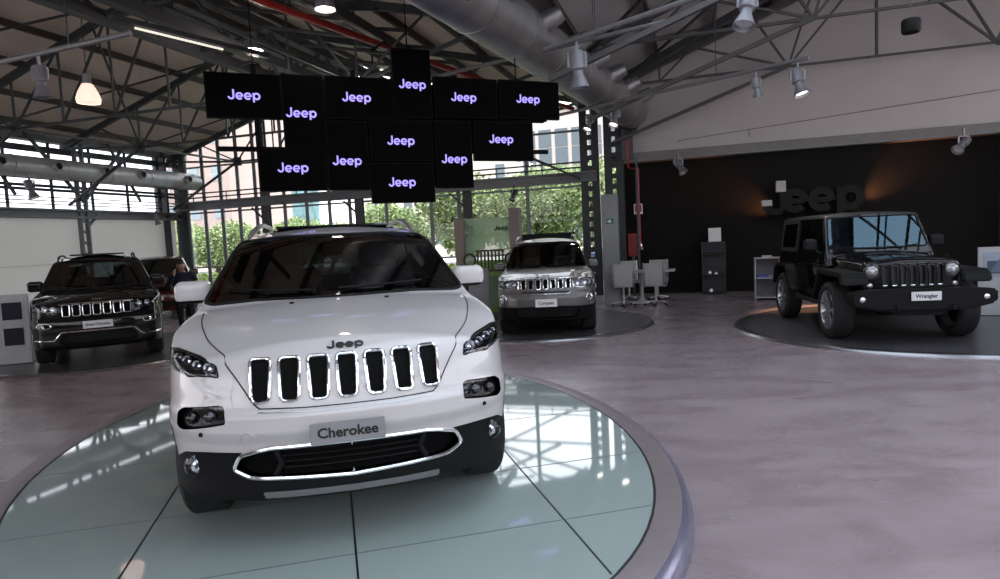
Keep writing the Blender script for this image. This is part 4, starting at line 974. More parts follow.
# roof steel: purlins and trusses
def slope_z(s, nave):
    if nave == 1: return EZ - .06 + (RZ - EZ + .02) * s / 6.75 if s < 6.75 else RZ - .04 - (RZ - 5.34) * (s - 6.75) / 6.75
    return 5.26 + (RZ2 - 5.30) * (s - 13.5) / 6.8 if s < 20.3 else RZ2 - .04 - (RZ2 - 5.3) * (s - 20.3) / (S1 - 20.3)
m = MB()
for s in np.arange(.8, 13.4, 1.12): m.bar(H(s, 0, slope_z(s, 1) - .07), H(s, TB, slope_z(s, 1) - .07), .07, .13)
for s in np.arange(14.2, S1, 1.3): m.bar(H(s, .1, slope_z(s, 2) - .07), H(s, TB, slope_z(s, 2) - .07), .07, .13)
struct('trim_18', m, mat('purlin_brown', (.055, .045, .038), .6))
def truss(t, nave, m):
    z = lambda s: slope_z(s, nave) - .20
    if nave == 1: ss = [0, 1.35, 2.7, 4.05, 5.4, 6.75, 8.1, 9.45, 10.8, 12.15, 13.5]; bz = 4.42; lo = [2.7, 4.05, 5.4, 6.75, 8.1, 9.45, 10.8]
    else: ss = [13.5, 14.9, 16.3, 17.7, 19.0, 20.3, 21.7, 23.1, 24.5, 26, 27.4]; bz = 5.35; lo = [18.45, 19.3, 20.3, 21.3, 22.6]
    for a, b in zip(ss[:-1], ss[1:]): m.bar(H(a, t, z(a)), H(b, t, z(b)), .09, .14)
    for a, b in zip(lo[:-1], lo[1:]): m.bar(H(a, t, bz), H(b, t, bz), .05, .05)
    if nave == 1:
        m.bar(H(0, t, z(0)), H(2.7, t, bz), .06, .06); m.bar(H(10.8, t, bz), H(13.5, t, z(13.5)), .06, .06)
        m.bar(H(.1, t, 3.1), H(2.7, t, bz), .06, .06); m.bar(H(13.4, t, 3.1), H(10.8, t, bz), .06, .06)
        for a, b in ((2.7, 1.35), (2.7, 2.7), (2.7, 4.05), (4.05, 4.05), (4.05, 5.4), (5.4, 5.4), (5.4, 6.75), (6.75, 6.75), (8.1, 6.75), (8.1, 8.1), (9.45, 8.1), (9.45, 9.45), (10.8, 9.45), (10.8, 10.8), (10.8, 12.15)):
            m.bar(H(a, t, bz), H(b, t, z(b)), .038, .038)
        m.box(H(2.7, t, bz), (.3, .03, .26), rz=ROT)
    else:
        m.bar(H(14.3, t, 3.95), H(18.45, t, bz), .09, .08); m.bar(H(22.6, t, bz), H(27, t, 4.0), .08, .08); m.bar(H(14.6, t, 5.35), H(18.45, t, bz), .06, .06)
        for a, b in ((18.45, 16.3), (18.45, 17.7), (18.45, 19.0), (18.45, 20.3), (20.3, 20.3), (22.6, 20.3), (22.6, 21.7), (22.6, 23.1), (22.6, 24.5)):
            m.bar(H(a, t, bz), H(b, t, z(b)), .05, .05)
        m.bar(H(15.5, t, 5.35), H(15.5, t, z(15.5)), .04, .04); m.bar(H(15.5, t, 5.35), H(16.3, t, z(16.3)), .04, .04)
for t in (.45, 4.1, 7.3, 18.7, 22.4):
    m = MB(); truss(t, 1, m); struct('trim_19', m, steel_dark)
for t in (.55, 4.2, 7.85, 11.5, 15.15, 18.8, 22.5):
    m = MB(); truss(t, 2, m); struct('trim_20', m, mat('truss_brown_steel', (.085, .080, .082), .5, .2))
# longitudinal box girder and cross bracing between trusses
m = MB(); L_ = 16.0
for s, z in ((8.45, 5.55), (9.15, 5.55), (8.45, 4.98), (9.15, 4.98)): m.bar(H(s, .3, z), H(s, L_, z), .18, .16)
for i, t in enumerate(np.arange(.3, L_ - .9, .9)):
    for s in (8.45, 9.15):
        a, b = (4.98, 5.55) if i % 2 else (5.55, 4.98); m.bar(H(s, t, a), H(s, t + .9, b), .05, .05)
    m.bar(H(8.45, t, 4.98), H(9.15, t, 4.98), .05, .05)
m.bar(H(14.3, .32, 5.45), H(20.3, .32, 7.6), .14, .26); m.bar(H(14.3, .9, 5.3), H(18.4, 2.2, 6.75), .12, .16)
struct('trim_21', m, mat('girder_blue_grey', (.07, .073, .083), .5, .2))
m = MB()
for s, z in ((10.6, 5.5), (11.2, 5.2)): m.bar(H(s, .3, z), H(s, 12, z), .12, .16)
for i, t in enumerate(np.arange(.3, 12, 1.1)): m.bar(H(10.6, t, 5.5), H(11.9, t + .6, 5.1), .06, .06); m.bar(H(11.2, t, 5.2), H(9.15, t + .8, 5.5), .05, .05)
struct('trim_22', m, steel_dark)
m = MB()
for t in (.45, 4.1, 7.75): 
    m.bar(H(2.7, t, 4.42), H(5.4, t + 3.65, 6.3), .04, .04); m.bar(H(5.4, t, 6.3), H(2.7, t + 3.65, 4.42), .04, .04)
    m.bar(H(2.7, t, 4.42), H(2.7, t + 3.65, 4.42), .05, .05); m.bar(H(10.8, t, 4.42), H(10.8, t + 3.65, 4.42), .05, .05)
    m.bar(H(14.2, t, 5.2), H(17.7, t + 3.65, 6.6), .05, .05); m.bar(H(17.7, t, 6.6), H(14.2, t + 3.65, 5.3), .05, .05)
struct('trim_23', m, steel_dark)
m = MB(); m.tube([H(10.6, 12.9, 5.0), H(10.75, 9.9, 5.0), H(11.3, 7.3, 5.0), H(12.3, 3.0, 5.0), H(13.3, .6, 4.9)], .055, 10); tag(m.build('sprinkler_pipe', red_pipe), 'red sprinkler pipe running under the roof girders', 'pipe')
m = MB(); m.tube([H(14.72, 1.1, 3.9), H(14.72, 1.1, 3.25), H(14.80, 1.1, 3.2), H(14.95, 1.1, 3.2), H(14.95, 1.1, 2.2), H(14.95, 1.1, 1.2)], .028, 8); tag(m.build('hydrant_pipe', red_pipe), 'thin red standpipe running down beside the corner column', 'pipe')

# ducts
def duct(pts, r, mt, name, label, nozzles, nr, nd):
    root = thing(name, label, 'duct', pts[0]); P = Vector(pts[0])
    d = MB(); d.tube([Vector(p) - P for p in pts], r, 28)
    d.build('duct_body', mt, root)
    for i in range(len(pts) - 1):
        a, b = Vector(pts[i]) - P, Vector(pts[i + 1]) - P; L = (b - a).length; n = int(L / 1.25)
        for k in range(n):
            c = a + (b - a) * (k + .5) / n; s = MB(); dd = (b - a).normalized() * .02; s.tube([c - dd, c + dd], r + .012, 28); s.build('seam_band', mt, root)
    for c, di in nozzles:
        c = Vector(c) - P; di = Vector(di).normalized(); s = MB()
        s.tube([c + di * (r * .55), c + di * (r + nd * .45), c + di * (r + nd * .7), c + di * (r + nd)], [nr * 1.35, nr * 1.1, nr, nr * .9], 18, caps=False); nz = s.build('nozzle', mt, root)
        s = MB(); s.tube([c + di * (r + nd * .6), c + di * (r + nd * .75)], nr * .8, 16); s.build('nozzle_throat', blackplastic, nz)
    return root
a, b = H(14.82, .85, 4.64), H(13.42, 9.6, 4.86); e_ = b + (b - a) * .55
nz = []
side = Vector((EV[0], EV[1], 0)) 
for k in (.07, .2, .33, .46, .59, .74, .9, 1.06, 1.22):
    nz.append((a + (b - a) * k, side + Vector((0, 0, .42))))
duct([a, b, e_], .43, galv, 'air_duct', 'large shiny galvanised duct with round nozzles sloping below the roof valley', nz, .14, .27)
a, b = H(.62, -.05, 3.96), H(.62, 12, 3.96); nz = []
for t in (.6, 2.4, 3.6, 5.0, 6.4, 7.8): nz.append((H(.62, t, 3.96), side - Vector((0, 0, -.1))))
duct([a, b], .26, duct_white, 'air_duct', 'pale round duct with nozzles along the strip windows of the left wall', nz, .10, .12)

# ------------------------------------------------------------------ turntable and round platforms
ax1 = Vector((-.3135, .9496)); ax2 = Vector((.9496, .3135)); TC = Vector((-1.31, 5.12))
def ellipse(a, b, z, n=96): return [(TC.x + ax1.x * a * math.cos(k) + ax2.x * b * math.sin(k), TC.y + ax1.y * a * math.cos(k) + ax2.y * b * math.sin(k), z) for k in np.linspace(0, 2 * PI, n, endpoint=False)]
def ring_mb(rows, cap=None):
    m = MB(); n = len(rows[0]); vs = [p for r in rows for p in r]
    fs = [(i * n + k, i * n + (k + 1) % n, (i + 1) * n + (k + 1) % n, (i + 1) * n + k) for i in range(len(rows) - 1) for k in range(n)]
    m.add(vs, fs, 0, True); return m
tt = thing('turntable', 'large round glass turntable with a grey rim carrying the white suv', 'platform', (0, 0, 0))
g = MB(); e1 = ellipse(3.135, 2.095, .12); n = len(e1); g.add(e1 + [(p[0], p[1], .03) for p in e1], [tuple(range(n)), tuple(range(n, 2 * n))[::-1]] + [(i, n + i, n + (i + 1) % n, (i + 1) % n) for i in range(n)])
glass_top = mat('milky_glass_deck', (.34, .405, .39), .04, 0, .7, noise=(.9, .04), spec=.5)
g.build('glass_deck', glass_top, tt)
ring_mb([ellipse(3.13, 2.09, .1206), ellipse(3.145, 2.105, .1206)]).build('deck_gap', plate_black, tt)
ring_mb([ellipse(3.145, 2.105, .1215), ellipse(3.27, 2.235, .121), ellipse(3.285, 2.25, .112)]).build('rim', mat('rim_taupe_steel', (.30, .25, .26), .38, .45), tt)
ring_mb([ellipse(3.285, 2.25, .112), ellipse(3.33, 2.29, .085), ellipse(3.35, 2.31, .03), ellipse(3.35, 2.31, 0)]).build('rim_skirt', mat('skirt_blue_steel', (.30, .29, .40), .25, .7), tt)
sx1 = Vector((-.25, .968)); sx2 = Vector((.968, .25))
def in_deck(p): q = p - TC; return (q.dot(ax1) / 3.12)**2 + (q.dot(ax2) / 2.08)**2 < 1
def seam_line(base, d, w, mt, nm, z):
    ks = [k for k in np.linspace(-3.6, 3.6, 1441) if in_deck(base + d * float(k))]
    a, b = base + d * float(ks[0]), base + d * float(ks[-1]); s = MB(); s.bar((a.x, a.y, z), (b.x, b.y, z), w, .002); s.build(nm, mt, tt)
for u in (-1.055, .016, 1.085): seam_line(TC + sx2 * u, sx1, .010, plate_black, 'dark_seam', .1205)
for v in (-2.15, -1.33, -.2, 1.0): seam_line(TC + sx1 * v, sx2, .008, mat('seam_grey', (.12, .15, .15), .4), 'light_seam', .1203)
def disc(c, r, label):
    root = thing('round_platform', label, 'platform', (c[0], c[1], 0)); M = Matrix.Identity(4)
    d = MB(); d.lathe([(0, .04), (r - .10, .04), (r - .10, 0)], 72, sm=False); d.build('deck', mat('platform_dark_grey', (.060, .056, .060), .30, noise=(2, .1)), root)
    e = MB(); e.lathe([(r - .10, .0405), (r - .03, .042), (r, .03), (r + .02, .0)], 72); e.build('edge_ring', mat('edge_steel', (.30, .29, .31), .25, .9), root)
disc((6.35, 9.75), 2.66, 'low round dark platform under the black off-roader')
disc((.65, 12.05), 2.12, 'low round dark platform under the grey suv')
disc((-6.75, 11.1), 2.15, 'low round dark platform under the far left black suv')
#END_HALL

# ------------------------------------------------------------------ outdoors, seen through the glazing
lawn = mat('lawn', (.07, .12, .035), .9, noise=(3, .3)); paving = mat('pale_paving', (.34, .33, .31), .9, noise=(1, .1)); road = mat('road', (.16, .16, .165), .9)
m = MB(); m.box(H(4, -2.3, -.12), (80, 4.0, .16), rz=ROT); struct('ground_paving', m, paving)
m = MB(); m.box(H(4, -9.4, -.12), (80, 10.2, .14), rz=ROT); struct('ground_lawn', m, lawn)
m = MB(); m.box(H(4, -24.5, -.12), (120, 20, .12), rz=ROT); struct('ground_road', m, road)
m = MB(); m.box(H(-10, 10, -.14), (18.6, 40, .1), rz=ROT); struct('ground_yard', m, paving)
bark = mat('bark', (.07, .055, .04), .9, noise=(10, .3))
leafs = [mat('leaf_green', (.31, .40, .16), .7), mat('leaf_light_green', (.52, .60, .29), .7), mat('leaf_deep_green', (.19, .24, .12), .8)]
def crown(rx, rz, cz, n, seed, size=.26, lobes=7):
    r = random.Random(seed); m = MB(); cs = [(r.uniform(-.5, .5) * rx, r.uniform(-.5, .5) * rx, cz + r.uniform(-.5, .5) * rz, r.uniform(.45, .62)) for _ in range(lobes)] + [(0, 0, cz, .7)]
    for i in range(n):
        c = r.choice(cs); v = Vector((r.gauss(0, 1), r.gauss(0, 1), r.gauss(0, 1))).normalized() * (r.random()**.35)
        p = Vector((c[0] + v.x * rx * c[3], c[1] + v.y * rx * c[3], c[2] + v.z * rz * c[3])); a = Vector((r.gauss(0, 1), r.gauss(0, 1), r.gauss(0, 1))).normalized(); b = a.cross(Vector((r.gauss(0, 1), r.gauss(0, 1), r.gauss(0, 1)))).normalized()
        s = size * r.uniform(.6, 1.3); m.add([p + a * s, p + b * s * .6, p - a * s, p - b * s * .6], [(0, 1, 2, 3)], r.choice((0, 0, 1, 1, 2)))
    return m
def tree(seed, h, rx):
    root = thing('tree', 'x', 'tree'); rz = h * .42
    t = MB(); r = random.Random(seed); t.tube([(0, 0, -.1), (.1, 0, h * .3), (0, .1, h * .6), (.1, .1, h * .85)], [.2, .15, .1, .03], 8)
    for k in range(6):
        a = r.uniform(0, 6.3); z = h * r.uniform(.3, .6); t.tube([(.05, .05, z), (math.cos(a) * rx * .3, math.sin(a) * rx * .3, z + h * .12), (math.cos(a) * rx * .6, math.sin(a) * rx * .6, z + h * .25)], [.07, .05, .02], 5)
    t.build('trunk', bark, root); crown(rx, rz, h * .60, 9000, seed, .115, 9).build('foliage', leafs, root); return root
protos = [tree(1, 6.5, 2.6), tree(2, 7.2, 2.9), tree(3, 5.6, 2.3)]
TG = 'leafy trees outside the glass wall'; used = set()
spots = [(-12.2, -13.5, 0, .68, .60, 'low bushy tree far left, seen through the strip windows'), (-8.9, -9.6, 1, .62, .48, 'low bushy tree outside, just right of the lattice corner column'), (-5.9, -8.4, 2, .74, .58, 'low bushy tree outside below the beam, above the white mirror'),
    (-3.0, -9.0, 0, .62, .50, 'low bushy tree outside, above the left end of the white suv roof'), (.2, -8.6, 1, .60, .46, 'low bushy tree outside above the middle of the white suv roof'), (3.2, -8.8, 2, .80, .64, 'bushy tree outside above the right end of the white suv roof'),
    (6.6, -8.4, 0, .78, .72, 'full pale green tree outside behind the green booth'), (9.9, -8.8, 1, .72, .70, 'full pale green tree outside above the grey suv'), (12.9, -8.6, 2, .80, .86, 'pale green tree outside nearest the corner column'),
    (-9.5, -15.5, 2, .85, .62, 'back row tree seen beside the corner column on the left'), (-4.6, -15, 0, .8, .55, 'back row tree seen under the lower left screen'), (.6, -15, 1, .8, .56, 'back row tree seen under the lowest screen'), (4.6, -15, 2, 1.0, .86, 'back row tree rising left of the green booth'), (9.0, -15.2, 0, .9, .86, 'back row tree rising behind the grey suv')]
for i, (s, t, k, sw, sc, lb) in enumerate(spots):
    o = protos[k] if k not in used else copy_tree(protos[k]); used.add(k)
    o.location = H(s, t, -.1); o.scale = (sw, sw, sc); o.rotation_euler = (0, 0, i * 1.3)
    tag(o, lb, 'tree', TG)
hp = None
for i, (s, L) in enumerate(((-3.6, 3.2), (1.2, 3.6), (6.0, 3.6), (10.8, 3.6))):
    m = MB(); r = random.Random(40 + i)
    for _ in range(1500):
        p = Vector((r.uniform(-L / 2, L / 2), r.uniform(-.4, .4), r.uniform(0, .85))); a = Vector((r.gauss(0, 1), r.gauss(0, 1), r.gauss(0, 1))).normalized() * .09; b = a.cross(Vector((r.gauss(0, 1), r.gauss(0, 1), r.gauss(0, 1)))).normalized() * .06
        m.add([p + a, p + b, p - a, p - b], [(0, 1, 2, 3)], r.choice((0, 1, 1)))
    o = m.build('hedge', [leafs[0], mat('leaf_yellow_green', (.24, .28, .07), .7)], loc=H(s, -4.9, -.06), rz=ROT); tag(o, 'low yellow-green hedge outside the glass wall, ' + ['at its left end by the corner', 'behind the roof of the white suv', 'left of the green booth posts', 'behind the black counter'][i], 'hedge', 'hedges outside the glass wall')
def building(name, label, s0, s1, t0, t1, z, wm, rows, cols, win_m, ww=1.1, wh=1.5):
    root = thing(name, label, 'building', H((s0 + s1) / 2, (t0 + t1) / 2, 0), ROT)
    L, D = s1 - s0, t0 - t1; b = MB(); b.box((0, 0, z / 2 - .1), (L, D, z)); b.build('wall', wm, root)
    for i in range(rows):
        for j in range(cols):
            w = MB(); w.box((-L / 2 + L * (j + .5) / cols, -D / 2 - .02, 2.2 + (z - 3) * i / rows), (ww, .1, wh)); w.build('window', win_m, root)
    r = MB(); r.box((0, 0, z + .1), (L + .5, D + .5, .35)); r.build('roof', paving, root)
    return root
pinkish = mat('pink_plaster', (.50, .38, .34), .8); winm = mat('far_window', (.10, .13, .15), .15); towerm = mat('teal_tower_glass', (.16, .30, .33), .15, .2, noise=(.6, .4))
building('apartment_building', 'pinkish plastered apartment block seen at the left of the glass wall', -36, -27.6, -36, -46, 17.6, pinkish, 4, 3, mat('far_window_pale', (.30, .36, .40), .2))
building('office_tower', 'teal glazed office tower seen behind the leftmost screen', -37.3, -30.5, -48, -56, 30, towerm, 9, 6, mat('tower_band', (.34, .45, .48), .3), .25, 2.2)
building('apartment_building', 'pale pink apartment block seen above the trees right of the screens', 1.5, 13, -38, -48, 12.5, mat('pale_pink_plaster', (.62, .52, .48), .8), 6, 8, winm)
building('apartment_building', 'beige block seen over the trees behind the screens', -24, -4, -56, -66, 12, mat('beige_plaster', (.55, .50, .44), .8), 6, 5, winm)

# ------------------------------------------------------------------ hanging screens
LOGO = jeep_mesh(.127, .18, .001); LOGO.materials.append(logo_glow)
SA = Vector((-3.6097, 8.4, 0)); SD = Vector((.91998, .39196, 0)); SROT = math.atan2(SD.y, SD.x)
SCR = [('upper left corner of the cluster, largest in view', 0, .92, 3.33, 3.90, 0), ('upright screen hanging second from the left of the top row', .93, 1.47, 2.96, 3.92, 0),
       ('wide screen in the top row just left of the tallest upright one', 1.49, 2.42, 3.36, 3.93, 0), ('upright screen rising above all the others', 2.44, 3.00, 3.40, 4.36, 0),
       ('wide screen in the top row second from the right', 3.04, 4.03, 3.42, 4.00, 0), ('wide screen at the right end of the top row', 4.07, 5.08, 3.44, 4.01, 0),
       ('wide screen at the lower left end of the cluster', .58, 1.44, 2.39, 2.94, 0), ('upright screen in the lower rows left of centre', 1.47, 2.03, 2.39, 3.33, 0),
       ('wide screen at the centre of the middle row', 2.06, 2.98, 2.79, 3.34, 0), ('wide screen hanging lowest of all', 2.05, 2.97, 2.20, 2.76, 0),
       ('upright screen in the lower rows right of centre', 3.01, 3.58, 2.40, 3.36, 0), ('wide screen at the right end of the middle row', 3.62, 4.60, 2.80, 3.38, 0)]
ctr = [(.44, .0), (.58, 0), (.44, 0), (.5, .0), (.44, 0), (.42, 0), (.44, 0), (.5, 0), (.5, 0), (.52, 0), (.5, 0), (.42, 0)]
lift = [0, -.03, 0, -.02, 0, 0, .02, -.08, 0, 0, -.07, .02]
for i, (lb, u0, u1, z0, z1, _) in enumerate(SCR):
    c = SA + SD * (u0 + u1) / 2; w, h = u1 - u0 + .006, z1 - z0 + .006
    root = thing('hanging_screen', 'black screen, ' + lb, 'screen', (c.x, c.y, (z0 + z1) / 2), SROT, 'screens of the hanging cluster')
    b = MB(); b.box((0, .035, 0), (w, .07, h)); b.box((0, .09, 0), (.25, .06, .2)); b.build('housing', bezel, root)
    p = MB(); p.box((0, -.004, 0), (w - .03, .006, h - .03)); p.build('panel', screen_black, root)
    x = (ctr[i][0] - .5) * w + (.06, -.08, .015, 0, .015, .05, .05, -.02, -.015, -.04, 0, .03)[i]; o = link('logo', LOGO, None, root); o.location = (x, -.010, lift[i]); o.rotation_euler = (PI / 2, 0, 0)
m = MB()
fr = thing('screen_frame', 'black steel frame and rods carrying the hanging screens from the roof', 'frame', (SA.x, SA.y, 3.3), SROT)
for z in (-.35, .15, .45): m.bar((.1, .11, z), (4.9, .11, z), .06, .06)
for x in (.6, 1.9, 2.7, 3.4, 4.4): m.bar((x, .11, -.8 if 1.9 < x < 3 else -.5), (x, .11, .75), .06, .06)
m.box((2.5, .11, -.30), (2.1, .05, 1.15)); m.box((2.9, .11, .35), (3.9, .05, .5)); m.box((3.9, .11, -.1), (.9, .05, .5)); m.build('rack', bezel, fr)
for x, zt in ((.6, 1.9), (2.7, 2.1), (4.4, 2.1)): r = MB(); r.bar((x, .11, .7), (x, .11, zt), .014, .014); r.build('rod', bezel, fr)
m = MB(); m.tube([(2.2, .14, 1.05), (2.4, .2, 1.2), (2.6, .14, 1.0), (2.75, .2, 1.15), (2.9, .14, .9), (2.7, .2, .8), (2.5, .16, .95)], .018, 6); m.build('cable_loop', bezel, fr)

# ------------------------------------------------------------------ lamps
lamp_emit = mat('lamp_glow', (1, .95, .88), .5, emit=(1, .92, .84), es=7)
warm_emit = mat('warm_lamp_glow', (1, .85, .7), .5, emit=(1, .70, .58), es=1.35)
lamp_grey = mat('lamp_housing_grey', (.24, .24, .27), .4, .3)
def spotlight(loc, aim, on, label, scale=1.0, power=0, col=(1, .9, .8), angle=1.0, group=None, hm=None, hang=.14):
    root = thing('spotlight', label, 'lamp', loc, 0, group, scale); hm = hm or lamp_grey
    d = (Vector(aim) - Vector(loc)).normalized(); q = d.to_track_quat('-Z', 'Y').to_matrix()
    M = q.to_4x4(); M.translation = Vector((0, 0, -.16))
    b = MB(); b.bar((-.10, 0, -.02), (.10, 0, -.02), .03, .02); b.bar((-.10, 0, -.02), (-.10, 0, -.18), .015, .03); b.bar((.10, 0, -.02), (.10, 0, -.18), .015, .03); b.bar((0, 0, -.02), (0, 0, hang), .03, .03); b.build('bracket', hm, root)
    h = MB(); h.lathe([(0, .16), (.07, .16), (.085, .14), (.085, -.04), (.06, -.06), (.06, -.10), (.115, -.24), (.12, -.25), (.11, -.25), (.055, -.12)], 24, M); ho = h.build('housing', hm, root)
    l = MB(); l.lathe([(0, -.20), (.095, -.205)], 20, M); l.build('lens', lamp_emit if on else bulb, ho)
    if power:
        L = bpy.data.lights.new('spot', 'SPOT'); L.energy = power; L.color = col; L.spot_size = angle; L.spot_blend = .6; L.shadow_soft_size = .08
        lo = bpy.data.objects.new('spot_beam', L); COL.objects.link(lo); lo.parent = root; lo.matrix_local = M @ Matrix.Translation((0, 0, -.27))
    return root
SG = None
def dn(p, dx=0, dy=0): return (p[0] + dx, p[1] + dy, 0)
p = H(14.9, 8.82, 4.04); spotlight(p, dn(p, .3, .3), False, 'unlit grey spotlight hanging in front of the shiny duct', 1.15)
p = H(14.82, 4.15, 4.10); spotlight(p, dn(p, -1.5, -1.5), True, 'lit spotlight below the lower end of the shiny duct', .85, 60)
p = H(14.25, 3.83, 4.10); spotlight(p, dn(p, -1.8, -1.2), True, 'lit spotlight just left of the lower end of the shiny duct', .8, 60)
p = H(17.95, 5.91, 4.12); spotlight(p, dn(p, .6, -1.2), True, 'lit spotlight at the end of the light bar before the pale wall', 1.1, 120, angle=1.2)
p = H(17.35, 5.58, 4.12); spotlight(p, dn(p, 1, .5), False, 'small unlit spotlight on the light bar before the pale wall', .8)
p = H(16.94, 10.02, 4.1); spotlight(p, dn(p, -1.2, -1.0), False, 'unlit conical spotlight at the top edge right of the duct', 1.0)
p = H(15.9, .55, 3.42); spotlight(p, dn(p, 1.5, -2.0), False, 'pale spotlight under the ledge at the left of the dark wall', 1.0)
p = H(22.0, .55, 3.42); spotlight(p, (5.75, 12.25, 0), False, 'pale spotlight under the ledge at the right of the dark wall', 1.1, 6500, (1, .55, .28), .26)  # orange beam added to this unlit lamp for the warm pool on the floor
p = H(11.6, .5, 2.95); spotlight(p, dn(p, -1.5, -1.5), False, 'dark spotlight hanging under the beam of the glass wall', .8, hm=steel_dark)
p = H(.45, 1.55, 2.9); spotlight(p, dn(p, .8, .2), True, 'tiny lit lamp under the beam above the black suv', .8)
p = H(.9, 5.75, 3.6); spotlight(p, dn(p, 1, .2), True, 'lit lamp at the left edge below the pale duct', 1.1)
p = H(8.55, 11.30, 4.05); spotlight(p, dn(p, .2, .1), False, 'unlit grey floodlight on the light bar at the upper left', .95)
def bar(a, b, label):
    a, b = Vector(a), Vector(b); root = thing('light_bar', label, 'bar', a); m = MB(); m.tube([(0, 0, 0), b - a], .035, 8); m.build('tube', steel_light, root)
    for k in (.25, .75):
        c = (b - a) * k; r = MB(); r.bar(c, c + Vector((0, 0, 1.6)), .012, .012); r.build('hanger', steel_dark, root)
bar(H(18.1, 6.0, 4.25), H(12.6, 2.9, 4.25), 'grey light bar hanging before the pale upper wall')
bar(H(6.0, 11.12, 4.2), H(10.14, 11.41, 4.2), 'grey light bar at the upper left carrying a floodlight')
bar(H(17.4, 10.29, 4.2), H(14.4, 8.53, 4.2), 'grey light bar at the top edge right of the duct')
bar(H(16.0, 7.7, 4.6), H(11.76, 6.37, 4.6), 'grey light bar crossing just above the hanging screens')
def pendant(loc, r, h, mt, label, bell=True, cord=1.2, power=25):
    root = thing('pendant_lamp', label, 'lamp', loc)
    s = MB(); pr = [(.05, h), (r * .45, h * .95), (r * .8, h * .55), (r, h * .2), (r * .92, 0)] if bell else [(.05, h), (.08, h * .9), (r, 0), (r * .96, 0)]
    s.lathe(pr, 28); s.build('lamp_shade', mt, root)
    l = MB(); l.lathe([(0, .01), (r * .88, .012)], 24); l.build('lens', mt if bell and mt is warm_emit else lamp_emit, root)
    c = MB(); c.lathe([(0, h + .16), (.07, h + .16), (.07, h - .02)], 16); c.build('socket', lamp_grey, root)
    c = MB(); c.bar((0, 0, h + .15), (0, 0, h + cord), .012, .012); c.build('cord', steel_dark, root)
    if power < 11: return root
    L = bpy.data.lights.new('bulb', 'POINT'); L.energy = power; L.color = (1, .86, .72); L.shadow_soft_size = .1
    lo = bpy.data.objects.new('bulb', L); COL.objects.link(lo); lo.parent = root; lo.location = (0, 0, -.12)
pendant(H(6.14, 8.52, 4.36), .20, .34, warm_emit, 'glowing pinkish glass bell lamp hanging at the upper left', True, 1.5, 10)
pendant(H(12.1, 10.37, 4.50), .13, .30, lamp_grey, 'lit grey cone lamp hanging at the top above the screens', False, 1.0, 15)
pendant(H(9.7, 8.6, 4.78), .16, .12, lamp_grey, 'lit lamp tucked in the girder above the upright screen', False, .5, 30)
pendant(H(10.2, 5.4, 3.75), .14, .14, lamp_grey, 'lit lamp showing under the upper left screen', False, 1.2, 30)
pendant(H(8.9, 5.2, 3.72), .14, .14, lamp_grey, 'lit lamp at the lower left corner of the upper left screen', False, 1.3, 30)
t_ = MB(); a, b = H(9.39, 10.59, 4.6), H(9.66, 9.63, 4.6); root = thing('fluorescent_tube', 'thin lit fluorescent tube fixed under the dark girder at the upper left', 'lamp', a)
b2 = H(9.95, 8.6, 4.6) - a; t_.tube([(0, 0, 0), b2 * .62], .016, 8); t_.build('tube', mat('tube_glow', (1, 1, .95), .5, emit=(1, .95, .78), es=1.1), root)
t_ = MB(); t_.bar(Vector((0, 0, .06)) - b2 * .15, Vector((0, 0, .06)) + b2, .12, .07); t_.build('batten', steel_dark, root)
p = H(19.15, 7.4, 4.18); root = thing('ceiling_speaker', 'black cylindrical speaker hanging at the upper right', 'speaker', p)
m = MB(); m.lathe([(0, .09), (.10, .09), (.115, .07), (.115, -.07), (.10, -.09), (0, -.09)], 28); m.build('case', blackplastic, root); m = MB(); m.bar((0, 0, .09), (0, 0, 2.2), .006, .006); m.build('cable', steel_mid, root)

# ------------------------------------------------------------------ the sign on the dark wall
sign = thing('wall_sign', 'large dark four-letter sign standing off the dark wall above the off-roader', 'sign', H(18.95, .42, 0), ROT)
sgm = mat('sign_gloss_black', (.006, .0058, .0058), .45, spec=.15); sgs = mat('sign_lit_end_grey', (.42, .40, .39), .4)  # the pale grey paints in light caught on the ends of the black J
for ch, x in (('e', -.66), ('e', -.08), ('p', .50)):
    m = MB(); glyph(m, ch, x, .73, .24, .11, 1.0, 1.94); o = m.build('letter', sgm, sign); o.rotation_euler = (PI / 2, 0, 0)
m = MB(); hook = [(-.64, 2.62), (-.64, 2.12)] + [(-.64 - .19 + .19 * math.cos(a_), 2.12 + .17 * -math.sin(a_)) for a_ in np.linspace(.2, PI * .95, 9)]
for q0, q1 in zip(hook[:-1], hook[1:]): m.bar((q0[0], 0, q0[1]), (q1[0], 0, q1[1]), .22, .15, up=(0, 1, 0)) if False else m.bar((q0[0], 0, q0[1]), (q1[0], 0, q1[1]), .16, .22, up=(0, 1, 0))
m.build('letter', sgm, sign)
for x, z, w, h_ in ((-.70, 2.56, .22, .26), (-1.02, 2.18, .24, .14)):
    b = MB(); b.box((x, -.02, z), (w, .25, h_)); b.build('letter_serif', sgs, sign, bevel=.004)
def wall_washer(loc, aim, pw, label):
    root = thing('uplight', label, 'lamp', loc); m = MB(); d = (Vector(aim) - Vector(loc)).normalized(); M = d.to_track_quat('-Z', 'Y').to_matrix().to_4x4()
    m.lathe([(0, .10), (.04, .10), (.04, -.06), (.034, -.06), (.03, -.03), (0, -.03)], 16, M); m.build('housing', blackplastic, root)
    m = MB(); m.bar((0, 0, 0), (AV[0] * .3, AV[1] * .3, 0), .02, .02); m.build('arm', blackplastic, root)
    L = bpy.data.lights.new('spot', 'SPOT'); L.energy = pw; L.color = (1, .42, .16); L.spot_size = .95; L.spot_blend = 1; L.shadow_soft_size = .05
    lo = bpy.data.objects.new('spot_beam', L); COL.objects.link(lo); lo.parent = root; lo.matrix_local = M @ Matrix.Translation((0, 0, -.08))
